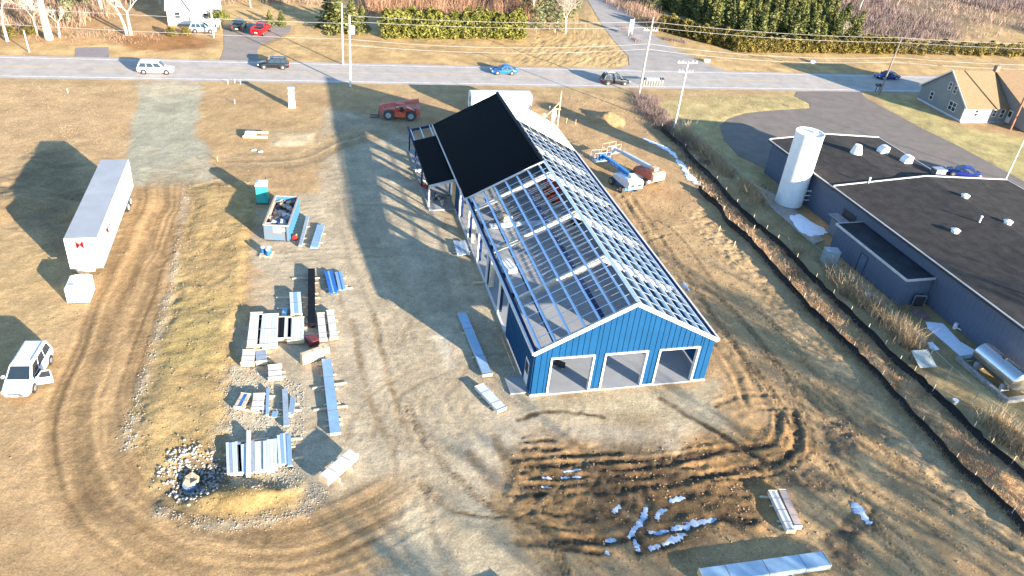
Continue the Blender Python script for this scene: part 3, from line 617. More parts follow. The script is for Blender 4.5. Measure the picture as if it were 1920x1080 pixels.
# local frame: x along the wall towards the viewer, y = across to the right is +y after rotation (GN = rot90 ccw of GU)
def wallrun(x0, x1, y, z0, z1, parent, w_=.6, face=-1, mat=gwall):
    n = max(1, round((x1-x0)/w_)); w_ = (x1-x0)/n; first = None
    for k in range(n):
        if first is None:
            m_ = MB(); m_.box(.01, w_-.01, y-.03, y+.03, z0, z1)
            for q in (.0, .5): m_.box(.015+q*w_, .015+q*w_+.08, y+face*.031-.02, y+face*.031+.02, z0, z1)
            first = m_.build('wall_panel', mat, parent); o = first
        else: o = kid(first, parent)
        o.location = (x0+k*w_, 0, 0)
XS = 13.9; W1, W2, E1, R1, E2, R2_ = 16.1, 24.4, 4.5, 5.05, 4.57, 5.4; XE = 43.6
wallrun(0, XS, 0, 0, E1-.3, hall); wallrun(XS, XE, .02, 0, E2-.3, hall, face=-1)
MB().box(.1, XE, .08, .14, 0, E1-.35).build('inner_wall', dkr, hall)
def gable(x, wd, e, r, face):
    n = 26; w_ = wd/n
    for k in range(n):
        y0, y1 = k*w_, (k+1)*w_; zt = lambda y: e+(r-e)*(1-abs(y-wd/2)/(wd/2))-.2
        m_ = MB(); m_.hexa([(x-.03, y0+.01, 0), (x+.03, y0+.01, 0), (x+.03, y1-.01, 0), (x-.03, y1-.01, 0), (x-.03, y0+.01, zt(y0)), (x+.03, y0+.01, zt(y0)), (x+.03, y1-.01, zt(y1)), (x-.03, y1-.01, zt(y1))])
        m_.build('wall_panel', gwall, hall)
gable(0, W1, E1, R1, -1); gable(XS, W2, E2, R2_, -1)
gable(XE-.05, W2, E2, R2_, 1)
wallrun(0, XS, W1, 0, E1-.3, hall, face=1); wallrun(XS, XE, W2, 0, E2-.3, hall, face=1, w_=1.2)
def roofp(x0, x1, wd, e, r, n=3):
    for s in (0, 1):
        for k in range(n):
            ya = wd/2*k/n-(.35 if k == 0 else 0); yb = wd/2*(k+1)/n; za = e+(r-e)*ya/(wd/2); zb = e+(r-e)*yb/(wd/2)
            f = (lambda y: y) if s == 0 else (lambda y: wd-y); g = .012
            P = [(x0-.3, f(ya+g), za), (x1, f(ya+g), za), (x1, f(yb-g), zb), (x0-.3, f(yb-g), zb)]
            if s: P = P[::-1]
            MB().slab(*P, .14).build('roof_strip', groof, hall)
roofp(0, XS-.04, W1, E1, R1); roofp(XS, XE, W2, E2, R2_, 4)
for x, wd, e, r in ((-.36, W1, E1, R1), (XS-.36, W2, E2, R2_)):
    for s in (0, 1):
        f = (lambda y: y) if s == 0 else (lambda y: wd-y)
        m_ = MB(); m_.beam((x, f(-.36), e-.0), (x, f(wd/2), r+.04), .12, .16); m_.build('roof_edge', gtrim, hall)
for x0, x1, y, z in ((-.4, XS-.1, -.42, E1-.02), (XS-.36, XE, -.42, E2-.02), (-.4, XS-.1, W1+.42, E1-.02), (XS-.36, XE, W2+.42, E2-.02)):
    MB().box(x0, x1, y-.05, y+.05, z-.10, z+.0).build('eave_flashing', gtrim, hall); MB().box(x0, x1, y-.04, y+.3*(1 if y < 0 else -1)+.0 if y < 0 else y+.04, z-.34, z-.11).build('eave_fascia', dkr, hall)
# annex with flat black roof
AX0, AX1, AY = 19.5, 30.8, -3.35
wallrun(AX0, AX1, AY, 0, 2.85, hall, face=-1)
for x, fc in ((AX0, -1), (AX1, 1)):
    for k in range(5): m_ = MB(); m_.box(x-.03, x+.03, AY+.04+k*.64, AY+.04+(k+1)*.64-.02, 0, 2.85); m_.build('wall_panel', gwall, hall)
MB().box(AX0-.1, AX1+.1, AY-.1, -.05, 2.86, 2.98).build('annex_roof', groof2, hall)
for a in ((AX0-.16, AX1+.16, AY-.16, AY-.101), (AX0-.16, AX0-.101, AY-.1, -.05), (AX1+.101, AX1+.16, AY-.1, -.05)): MB().box(*a, 2.8, 3.06).build('roof_edge', gtrim, hall)
m_ = MB(); m_.box(24.2, 25.2, AY-.07, AY-.052, .0, 2.1); dr = m_.build('annex_door', gwall, hall)
fr = MB(); fr.box(24.12, 24.19, AY-.09, AY-.05, 0, 2.18); fr.box(25.21, 25.28, AY-.09, AY-.05, 0, 2.18); fr.box(24.19, 25.21, AY-.09, AY-.05, 2.11, 2.18); fr.build('door_frame', dkr, dr)
MB().box(16.0, 18.2, -.08, -.045, .1, 3.0).build('doorway', dkr, hall)
# roof vents
white = M('white_paint', (.80, .79, .77), .45, 0, .06, 1.5)
def vent(px, z, kind, parent=None):
    p = G(*px, z); t_ = T('roof_vent', kind, 'roof vent', p, .3)
    return t_
def hallz(p):
    d = p-GH0; x = d.dot(GU); y = d.dot(GN); wd, e, r = (W1, E1, R1) if x < XS else (W2, E2, R2_)
    return e+(r-e)*(1-abs(y-wd/2)/(wd/2))
for px, kind, lab in (((1605, 287), 'cone', 'white cone-shaped vent on the hall ridge near the white tank'), ((1656, 285), 'hood', 'curved white hood vent on the far roof of the hall'), ((1700, 303), 'hood', 'curved pale hood vent beside the far roof edge'), ((1758, 325), 'box', 'grey box unit on the hall roof by the raised edge'), ((1809, 370), 'cap', 'white capped vent on the upper hall roof'), ((1790, 436), 'cap', 'round white vent cap on the near roof slope'), ((1836, 417), 'pipe', 'thin pipe vent on the near roof slope'), ((1889, 419), 'cap', 'low white drum vent on the near roof slope'), ((1628, 344), 'pipe', 'short stub vent near the roof step')):
    p = G(*px, 5.3); z = hallz(p); p = G(*px, z); z = hallz(p)
    t_ = T('roof_vent', lab, 'roof vent', (p.x, p.y, z-.02), .28)
    if kind == 'cone':
        MB().tube((0, 0, 0), (0, 0, 1.1), .75, .42, 16).build('cone', white, t_, True)
    elif kind == 'hood':
        m_ = MB(); R_ = .7; n = 8; pts = [(-R_*math.cos(k*math.pi/2/n), .9*math.sin(k*math.pi/2/n)) for k in range(n+1)]+[(.45, .9), (.45, 0)]
        m_.loft([[(a, y, b) for a, b in pts] for y in (-.5, .5)][::-1]); m_.build('hood', white, t_); MB().box(.46, .5, -.42, .42, .1, .8).build('opening', dkr, t_)
    elif kind == 'box':
        MB().box(-.7, .7, -.5, .5, 0, .8).build('housing', glv2, t_)
        for y in (-.36, -.12, .12, .36): MB().box(-.72, -.701, y-.08, y+.08, .1, .7).build('grille', dkr, t_)
    elif kind == 'cap':
        MB().tube((0, 0, 0), (0, 0, .3), .4, .38, 16).build('drum', white, t_, True); MB().tube((0, 0, .3), (0, 0, .45), .5, .2, 16).build('cap', white, t_, True)
    else:
        MB().tube((0, 0, 0), (0, 0, .7), .09, n=8).build('pipe', white, t_); MB().tube((0, 0, .7), (0, 0, .8), .16, .1, 8).build('cap', white, t_)
# upright white tank
tk = Vector((32.25, 88.6, 0)); TR, TH = 1.62, 9.0
tank = T('storage_tank', 'tall white upright cylindrical tank beside the grey hall', 'tank', tk)
MB().tube((0, 0, .1), (0, 0, TH), TR, n=48).build('shell', white, tank, True)
m_ = MB()
for k in range(4):
    for q in range(48):
        a0, a1 = q*2*math.pi/48, (q+1)*2*math.pi/48; z = TH+.002; r0, r1 = (TR-.06, TR+.04)
        if k == 0: m_.hexa([(r0*math.cos(a0), r0*math.sin(a0), TH-.05), (r1*math.cos(a0), r1*math.sin(a0), TH-.05), (r1*math.cos(a1), r1*math.sin(a1), TH-.05), (r0*math.cos(a1), r0*math.sin(a1), TH-.05), (r0*math.cos(a0), r0*math.sin(a0), TH+.16), (r1*math.cos(a0), r1*math.sin(a0), TH+.16), (r1*math.cos(a1), r1*math.sin(a1), TH+.16), (r0*math.cos(a1), r0*math.sin(a1), TH+.16)])
m_.build('rim', white, tank)
MB().tube((.7, .4, TH), (.7, .4, TH+.35), .3, n=12).build('hatch', white, tank); MB().tube((-1, .3, TH), (-1, .3, TH+.5), .07).build('pipe', glv2, tank)
for z in (.9, 1.5, 2.1): MB().beam((1.3, -.6, z), (2.8, -.3, z), .1, .1).build('bracket', white, tank)
for z in np.arange(1.5, 8.9, 1.5): MB().tube((0, 0, z), (0, 0, z+.03), TR+.012, n=48, cap=False).build('seam', white, tank)
def flat(name, px, z, mat, label, th=.05, kind='structure'):
    pts = [(p.x, p.y) for p in GP(px, z)]
    a = sum(pts[i][0]*pts[(i+1) % len(pts)][1]-pts[(i+1) % len(pts)][0]*pts[i][1] for i in range(len(pts)))
    if a < 0: pts = pts[::-1]
    m_ = MB(); m_.prism(pts, z-th, z); o = m_.build(name, mat); struct(o, label); return o
flat('tank_pad', [(1415, 345), (1470, 372), (1545, 450), (1525, 458), (1470, 410), (1430, 375)], .06, M('old_concrete', (.36, .30, .24), .9, 0, .2, 1.2), 'stained concrete pad round the white tank', .12)
snow = M('snow', (.80, .84, .90), .7, 0, .06, 2, .3, 12)
ice = M('ice', (.42, .50, .60), .12, 0, .18, 1.5, spec=.9)
def blob(name, px, z, mat, label, amp=.12, mound=.04, sub_=5):
    P = GP(px, 0); n = len(P); pts = []
    for i in range(n):
        for k in range(sub_):
            t_ = k/sub_; p = P[i].lerp(P[(i+1) % n], t_); pts.append(p+Vector((random.gauss(0, amp), random.gauss(0, amp), 0)))
    c = sum(pts, Vector())/len(pts); zz = z
    m_ = MB(); inner = [c.lerp(p, .75) for p in pts]; N = len(pts)
    vs = [(p.x, p.y, zz-.02) for p in pts]+[(p.x, p.y, zz+mound) for p in inner]
    fs = [(i, (i+1) % N, N+(i+1) % N, N+i) for i in range(N)]+[tuple(range(N, 2*N))]
    m_.add(vs, fs); o = m_.build(name, mat, None, True)
    if sum(f.normal.z*f.area for f in o.data.polygons) < 0: o.data.flip_normals()
    return struct(o, label)
blob('snow_patch', [(1476, 404), (1500, 402), (1550, 434), (1545, 441), (1518, 444), (1500, 436)], .07, snow, 'snow lying on the pad beside the white tank')
def strip(px, w_, z=.0):
    pts = smooth_line(px, 0, 9); L_ = []; R_ = []
    for i, p in enumerate(pts):
        q = pts[min(i+1, len(pts)-1)]; o = pts[max(i-1, 0)]; dx, dy = q[0]-o[0], q[1]-o[1]; l = math.hypot(dx, dy)+1e-6
        ww = w_*(.35+.65*math.sin(math.pi*(i+.7)/(len(pts)+.4)))*random.uniform(.5, 1.3)/2
        w2 = ww*random.uniform(.6, 1.3); L_.append((p[0]-dy/l*ww, p[1]+dx/l*ww)); R_.append((p[0]+dy/l*w2, p[1]-dx/l*w2))
    return L_, R_
def ribbon(name, px, w_, zoff, mat, label, follow=True, z=None):
    L_, R_ = strip(px, w_); m_ = MB(); n = len(L_); vs = []
    for a, b in zip(L_, R_):
        mz = HZ((a[0]+b[0])/2, (a[1]+b[1])/2)
        for q in (a, b): vs.append((q[0], q[1], (HZ(*q) if follow else min(HZ(*q), mz+.01))+zoff))
        vs.append(((a[0]+b[0])/2, (a[1]+b[1])/2, (max(HZ(*a), HZ(*b), mz)+zoff+.05) if follow else mz+zoff+.02))
    fs = []
    for i in range(n-1): fs += [(3*i+1, 3*i+4, 3*i+5, 3*i+2), (3*i+2, 3*i+5, 3*i+3, 3*i)]
    m_.add(vs, fs); o = m_.build(name, mat, None, True)
    if sum(f.normal.z*f.area for f in o.data.polygons) < 0: o.data.flip_normals()
    return struct(o, label)
for px, w_ in (([(1206, 260), (1225, 268), (1245, 277), (1258, 286), (1270, 298)], .9), ([(1268, 300), (1280, 312), (1290, 328), (1300, 340), (1312, 349)], 1.3), ([(1294, 292), (1306, 302)], .6), ([(1325, 325), (1334, 333), (1345, 341)], .7), ([(1318, 362), (1328, 370)], .6), ([(1337, 374), (1350, 390)], .8), ([(1415, 462), (1424, 470)], .6)):
    ribbon('snow_patch', px, w_, .04, snow, 'strip of old snow lying along the drainage ditch')
PUD = [([(370, 459), (470, 452)], .3), ([(240, 497), (300, 497)], .35), ([(355, 492), (410, 490)], .35), ([(422, 489), (480, 489)], .35), ([(235, 549), (300, 556)], .3), ([(665, 700), (705, 655)], .5), ([(752, 848), (800, 800), (845, 740), (862, 665)], .75), ([(1000, 640), (1095, 612)], .6), ([(925, 745), (940, 705), (985, 685)], .6), ([(1010, 805), (1120, 775), (1280, 738)], .7), ([(875, 826), (1000, 812)], .65), ([(955, 892), (1030, 860), (1095, 828)], .7), ([(878, 920), (945, 898)], .7), ([(793, 855), (805, 900), (825, 935)], .55), ([(620, 866), (685, 860)], .5), ([(622, 935), (640, 960)], .4)]
for px, w_ in PUD: ribbon('puddle', Q(px), w_*.8, .02, ice, 'frozen sky-blue meltwater lying in a wheel rut', False)
ribbon('puddle', [(1599, 942), (1612, 960), (1634, 984)], 1.0, .02, ice, 'bright frozen puddle in the open lower field')
ribbon('puddle', [(1281, 530), (1292, 548)], .4, .01, ice, 'small frozen puddle in the rut beside the building flank')
# things behind the hall
flat('snow_patch', [(1736, 603), (1768, 606), (1800, 640), (1848, 668), (1845, 674), (1812, 677), (1770, 640), (1740, 615)], .05, snow, 'long snow-covered slab behind the grey hall', .06)
flat('snow_patch', [(1740, 642), (1748, 641), (1762, 655), (1752, 657), (1742, 651)], .04, snow, 'small crescent of snow behind the grey hall')
flat('door_pad', [(1706, 580), (1725, 577), (1746, 595), (1728, 599)], .07, M('red_mat', (.26, .14, .12), .9, 0, .2, 2), 'reddish worn pad below the annex end', .08)
steel = M('stainless_steel', (.62, .60, .57), .22, .95, .05, 1, .03, 3)
hA = GH0+GU*40.2+GN*(-2.2); hd = (GU*4.6); ht = T('horizontal_tank', 'shiny stainless horizontal cylinder tank on a concrete cradle', 'tank', (hA.x, hA.y, 0), math.atan2(hd.y, hd.x))
rings = []
for x, r in ((-.12, .55), (-.05, .85), (.1, 1.0), (2.3, 1.0), (4.5, 1.0), (4.65, .85), (4.72, .55)): rings.append([(x, r*math.cos(k*2*math.pi/32), 1.25+r*math.sin(k*2*math.pi/32)) for k in range(32)])
m_ = MB(); m_.loft([r[::-1] for r in rings]); m_.build('shell', steel, ht, True)
for x in (.8, 3.8): MB().box(x-.15, x+.15, -1., 1., 0, .7).build('cradle', conc, ht)
MB().tube((2.2, 0, 2.2), (2.2, 0, 2.34), .22, n=16).build('manhole', dkr, ht)
MB().box(-.3, 5, -1.75, -1.4, 0, .35).build('kerb', M('weathered_block', (.32, .3, .27), .9, 0, .3, 3), ht); MB().box(5.01, 5.4, -1.75, 1.4, 0, .35).build('kerb', _mats['weathered_block'], ht); MB().box(-.7, -.31, -1.75, 1.0, 0, .35).build('kerb', _mats['weathered_block'], ht)
ac = G(1553, 492); t_ = T('cabinet', 'pale green metal cabinet standing against the annex corner', 'cabinet', ac, .1)
MB().box(-.7, .7, -.55, .55, .08, 1.5).build('housing', M('pale_green_steel', (.33, .39, .4), .5), t_); MB().box(-.75, .75, -.6, .6, 1.501, 1.56).build('lid', glv2, t_); MB().box(-.8, .8, -.65, .65, 0, .079).build('plinth', conc, t_)
p = GH0+GU*17.0+GN*(-.9); t_ = T('louvre_unit', 'dark slatted unit standing at the hall doorway', 'air unit', (p.x, p.y, 0), math.atan2(GU.y, GU.x))
MB().box(-.9, .9, -.5, .5, 0, 1.9).build('housing', dkr, t_)
for k in range(9): MB().box(-.85, .85, -.53, -.501, .12+k*.2, .2+k*.2).build('slat', glv2, t_)
MB().box(-1.2, 1.2, -.9, .4, 2.2, 2.28).build('canopy', glv2, t_)
p = G(1719, 574); t_ = T('frame_panel', 'dark upright framed board by the annex end wall', 'board', p, .1)
MB().box(-.55, .55, -.05, .05, .05, 1.2).build('board', dkr, t_); MB().box(-.6, .6, -.07, .07, 1.2, 1.27).build('rail', glv2, t_); MB().box(-.6, -.551, -.07, .07, 0, 1.2).build('post', glv2, t_); MB().box(.551, .6, -.07, .07, 0, 1.2).build('post', glv2, t_)
p = G(1624, 560); t_ = T('drum', 'small white drum on the ground by the wire fence', 'drum', p); MB().tube((0, 0, 0), (0, 0, .55), .33, n=16).build('shell', white, t_, True); MB().tube((0, 0, .551), (0, 0, .6), .36, n=16).build('lid', white, t_, True)
p = G(1789, 616); t_ = T('standpipe', 'white standpipe with elbow at the foot of the hall wall', 'pipe', p); MB().tube((0, 0, 0), (0, 0, .6), .18, n=12).build('riser', white, t_, True); MB().tube((0, 0, .2), (.9, -1.0, .2), .06, n=8).build('elbow', white, t_)
p = G(1728, 682); t_ = T('sheet_table', 'pale translucent sheet propped on the wire fence', 'sheet', p, .3); m_ = MB(); m_.slab((-.9, -.8, .25), (.9, -.8, .2), (.9, .8, .9), (-.9, .8, .95), .03); m_.build('sheet', M('pale_sheet', (.42, .44, .4), .5), t_)
for x in (-.8, .8): MB().tube((x, .7, 0), (x, .7, .88), .03).build('leg', dark, t_)
p = G(1789, 756); t_ = T('bucket', 'pale round bucket beside the outer silt fence', 'bucket', p); MB().tube((0, 0, 0), (0, 0, .35), .2, .24, 12).build('shell', white, t_, True); MB().tube((0, 0, .351), (0, 0, .37), .25, n=12).build('lid', white, t_, True)
# ------------------------------------------------------------------ fences
silt = M('silt_fabric', (.012, .012, .014), .75, 0, .3, 3, .2, 6)
def siltfence(px, label):
    pts = smooth_line(px, 0, 5); P = []
    acc = 0
    for i, q in enumerate(pts):
        P.append(Vector((q[0]+random.gauss(0, .025), q[1]+random.gauss(0, .025), HZ(*q))))
    t_ = T('silt_fence', label, 'fence', P[0]); o0 = P[0]
    m_ = MB(); vs = []
    for p in P:
        h = random.uniform(.6, .8); l = Vector((random.gauss(-.12, .05), random.gauss(-.06, .04), 0))
        vs += [p-o0-Vector((.14, .09, .02)), p-o0+Vector((0, 0, h*.5))+l*.5, p-o0+Vector((0, 0, h))+l, p-o0+Vector((.03, .02, h))+l, p-o0+Vector((.05, .03, h*.4))+l*.5, p-o0+Vector((.18, .12, .0))]
    n = 6; fs = []
    for i in range(len(P)-1):
        for k in range(n-1): fs.append((i*n+k, i*n+k+1, (i+1)*n+k+1, (i+1)*n+k))
    m_.add(vs, fs); m_.build('fabric', silt, t_)
    for i in range(0, len(P), 3): MB().beam(P[i]-o0, P[i]-o0+Vector((0, 0, 1.05)), .05, .05).build('stake', wood, t_)
siltfence(SFL, 'black silt fence along the edge of the rutted dirt field'); siltfence(SFR, 'black silt fence on the far side of the ditch, beside the wire fence')
wire = M('fence_wire', (.25, .28, .26), .5, .5, .1, 1)
cp = smooth_line(CLF, 0, 3); P = [Vector((a, b, HZ(a, b))) for a, b in cp]
fe = T('chain_link_fence', 'chain-link fence overgrown with dry brush behind the grey hall', 'fence', P[0]); o0 = P[0]; FH = 1.5
for i in range(0, len(P), 2): MB().tube(P[i]-o0, P[i]-o0+Vector((0, 0, FH+.05)), .035, n=6).build('post', wire, fe)
m_ = MB()
for a, b in zip(P[:-1], P[1:]): m_.tube(a-o0+Vector((0, 0, FH)), b-o0+Vector((0, 0, FH)), .025, n=5)
m_.build('top_rail', wire, fe)
m_ = MB()
for a, b in zip(P[:-1], P[1:]):
    d = b-a; L_ = d.length; n = max(1, int(L_/.14))
    for k in range(n):
        p = a-o0+d*(k/n)
        for s in (-1, 1):
            q = p+d.normalized()*(FH*.6*s)
            m_.add([p, p+Vector((0, 0, .018)), q+Vector((0, 0, FH)), q+Vector((0, 0, FH-.018))], [(0, 1, 2, 3)])
o = m_.build('mesh', wire, fe); o['kind'] = 'stuff'
# ------------------------------------------------------------------ houses
grey_sid = M('grey_siding', (.20, .205, .20), .75, 0, .06, .6); tanroof = M('tan_shingle', (.225, .145, .075), .9, 0, .12, 2.5, .2, 20)
h0 = Vector((70.0, 128.0, 0)); HU = Vector((.953, .303, 0)); HV = Vector((-.208, .978, 0))
hs = T('grey_house', 'grey house with tan shingle roof and brick chimney beside the main road', 'house', h0, math.atan2(HU.y, HU.x))
HW, HL, he_, hr_ = 10.9, 13.2, 2.7, 6.9
def gw(x, m_):
    m_.loft([[(x, 0, .25), (x, HW, .25), (x, HW, he_), (x, HW/2, hr_), (x, 0, he_)], [(x+.15, 0, .25), (x+.15, HW, .25), (x+.15, HW, he_), (x+.15, HW/2, hr_), (x+.15, 0, he_)]])
m_ = MB(); gw(0, m_); m_.build('gable_wall', grey_sid, hs); m_ = MB(); gw(HL-.15, m_); m_.build('gable_wall', grey_sid, hs)
MB().box(.16, HL-.16, 0, .15, .25, he_).build('front_wall', grey_sid, hs); MB().box(.16, HL-.16, HW-.15, HW, .25, he_).build('rear_wall', grey_sid, hs)
MB().box(-.03, HL+.03, -.03, HW+.03, 0, .25).build('foundation', M('foundation_stone', (.3, .33, .36), .9, 0, .2, 2), hs)
for s in (0, 1):
    f = (lambda y: y) if s == 0 else (lambda y: HW-y); k = (hr_-he_)/(HW/2)
    Pq = [(-.25, f(-.35), he_-.35*k+.08), (HL+.25, f(-.35), he_-.35*k+.08), (HL+.25, f(HW/2), hr_+.08), (-.25, f(HW/2), hr_+.08)]
    if s: Pq = Pq[::-1]
    MB().slab(*Pq, .12).build('roof', tanroof, hs)
    m_ = MB(); m_.beam((-.29, f(-.35), he_-.35*k+.02), (-.29, f(HW/2), hr_+.02), .06, .22); m_.build('rake_board', trimw, hs)
MB().box(-.31, -.2, -.1, .1, .25, he_).build('corner_board', trimw, hs) ; MB().box(-.05, .0, -.05, .12, .26, he_).build('corner_board', trimw, hs); MB().box(-.05, -.001, .15, HW, .2, .36).build('skirt_board', trimw, hs)
def win(parent, c, w_, h_, axis, out, panes=2):
    # axis 'y': window in a plane x=c.x spanning y; 'x': plane y=c.y spanning x
    x, y, z = c; t_ = .04
    def bx(u0, u1, z0, z1, d0, d1):
        d0, d1 = (out*d0, out*d1) if out > 0 else (out*d1, out*d0)
        return (x+d0, x+d1, y+u0, y+u1, z+z0, z+z1) if axis == 'y' else (x+u0, x+u1, y+d0, y+d1, z+z0, z+z1)
    fr = MB(); fw = .09
    fr.box(*bx(-w_/2, w_/2, h_/2-fw, h_/2, .005, .06)); fr.box(*bx(-w_/2, w_/2, -h_/2, -h_/2+fw, .005, .06)); fr.box(*bx(-w_/2, -w_/2+fw, -h_/2+fw, h_/2-fw, .005, .06)); fr.box(*bx(w_/2-fw, w_/2, -h_/2+fw, h_/2-fw, .005, .06)); fr.box(*bx(-w_/2+fw, w_/2-fw, -.04, .04, .005, .06))
    o = fr.build('window', trimw, parent)
    if panes == 4: MB().box(*bx(-.05, .05, -h_/2+fw, -.041, .006, .058)).build('mullion', trimw, o); MB().box(*bx(-.05, .05, .041, h_/2-fw, .006, .058)).build('mullion', trimw, o)
    MB().box(*bx(-w_/2+fw, w_/2-fw, -h_/2+fw, -.04, .004, .02)).build('pane', glass(), o); MB().box(*bx(-w_/2+fw, w_/2-fw, .04, h_/2-fw, .004, .02)).build('pane', glass(), o)
win(hs, (0, 2.9, 1.75), 1.7, 1.5, 'y', -1, 4); win(hs, (0, 8.0, 1.75), .85, 1.4, 'y', -1); win(hs, (0, 4.9, 4.5), .8, 1.3, 'y', -1); win(hs, (0, 3.6, 4.3), .8, 1.3, 'y', -1)
win(hs, (2.3, 0, 1.7), .75, 1.2, 'x', -1); win(hs, (6.0, 0, 1.7), .75, 1.2, 'x', -1); win(hs, (7.6, 0, 1.6), .85, 1.5, 'x', -1)
MB().box(8.2, 8.9, HW/2-.3, HW/2+.4, hr_-.6, hr_+1.0).build('chimney', M('brick', (.34, .17, .12), .9, 0, .25, 6), hs)
# forward wing
wx0, wx1, wy = 8.6, 14.6, -4.6
sd_ = MB(); sd_.loft([[(x, wy, .25), (x, HW/2, .25), (x, HW/2, hr_-.1), (x, wy, he_-.1)] for x in (wx0, wx0+.15)]); wg = sd_.build('wing_wall', grey_sid, hs)
MB().box(wx0+.16, wx1, wy, wy+.15, .25, he_-.1).build('wing_wall', grey_sid, hs)
kk = (hr_-he_)/(HW/2-wy); MB().slab((wx0-.25, wy-.4, he_-.4*kk+.1), (wx1+.2, wy-.4, he_-.4*kk+.1), (wx1+.2, HW/2, hr_+.2), (wx0-.25, HW/2, hr_+.2), .12).build('wing_roof', tanroof, hs)
MB().box(wx0-.04, wx0-.001, -1.1, -.2, .3, 2.35).build('door', trimw, hs); MB().box(wx0-.06, wx0-.041, -.95, -.35, 1.3, 2.2).build('door_pane', glass(), hs)
MB().box(12.0, 19, -9.2, wy-.45, .0, 2.5).build('front_wing', trimw, hs); MB().slab((11.7, -9.5, 2.55), (19.2, -9.5, 2.55), (19.2, wy-.42, 3.1), (11.7, wy-.42, 3.1), .1).build('front_wing_roof', tanroof, hs)
# white house beyond the road
wsid = M('white_siding', (.78, .77, .74), .6, 0, .05, 1); groof3 = M('grey_shingle', (.40, .36, .32), .9, 0, .12, 2)
w0_ = Vector((-62.4, 132.0, 0)); wh = T('white_house', 'white single-storey house with grey roof beyond the road', 'house', w0_, .33)
WL, WD = 8.3, 7.5
MB().box(0, WL, 0, WD, .3, 2.7).build('wall', wsid, wh); MB().box(-.04, WL+.04, -.04, WD+.04, 0, .3).build('foundation', conc, wh)
m_ = MB(); m_.loft([[(x, 0, 2.7), (x, WD, 2.7), (x, WD/2, 4.9)] for x in (0.001, WL-.001)]); m_.build('gable', wsid, wh)
MB().slab((-.3, -.35, 2.55), (WL+.3, -.35, 2.55), (WL+.3, WD/2, 5.0), (-.3, WD/2, 5.0), .1).build('roof', groof3, wh); MB().slab((-.3, WD/2, 5.0), (WL+.3, WD/2, 5.0), (WL+.3, WD+.35, 2.55), (-.3, WD+.35, 2.55), .1).build('roof', groof3, wh)
for x in (1.6, 6.1): win(wh, (x, 0, 1.75), 1.0, 1.1, 'x', -1)
for x in (.95, 2.3, 5.45, 6.75): MB().box(x-.14, x+.14, -.05, -.003, 1.15, 2.35).build('shutter', M('grey_shutter', (.25, .26, .28), .6), wh)
MB().box(3.6, 4.6, -.05, -.003, .32, 2.4).build('door', M('storm_door', (.55, .58, .58), .4), wh); MB().box(3.4, 4.8, -1.2, -.06, 0, .3).build('step', conc, wh)
# ------------------------------------------------------------------ vehicles
def paint(name, col): return M('paint_'+name, col, .22, .1, .04, 1, spec=.7)
chrome = M('bright_trim', (.6, .6, .62), .25, .8); lampw = M('lamp_glass', (.75, .75, .72), .15); lampr = M('tail_lamp', (.4, .02, .02), .25)
def wheel(parent, x, y, r, wd, mirror):
    n = 20; o = T_child('wheel', parent, (x, y, r))
    rings = []
    for yy, rr in ((-wd/2, r*.80), (-wd/2*.9, r*.96), (-wd/2*.6, r), (wd/2*.6, r), (wd/2*.9, r*.96), (wd/2, r*.80)): rings.append([(rr*math.cos(k*2*math.pi/n), yy, rr*math.sin(k*2*math.pi/n)) for k in range(n)])
    m_ = MB(); m_.loft(rings); t_ = m_.build('wheel', tyre, parent, True); t_.location = (x, y, r)
    s = -1 if mirror else 1
    q = MB(); q.tube((0, s*(wd/2-.02), 0), (0, s*(wd/2+.012), 0), r*.62, r*.58, 14); q.build('rim', chrome, t_)
    return t_
def T_child(*a): return None
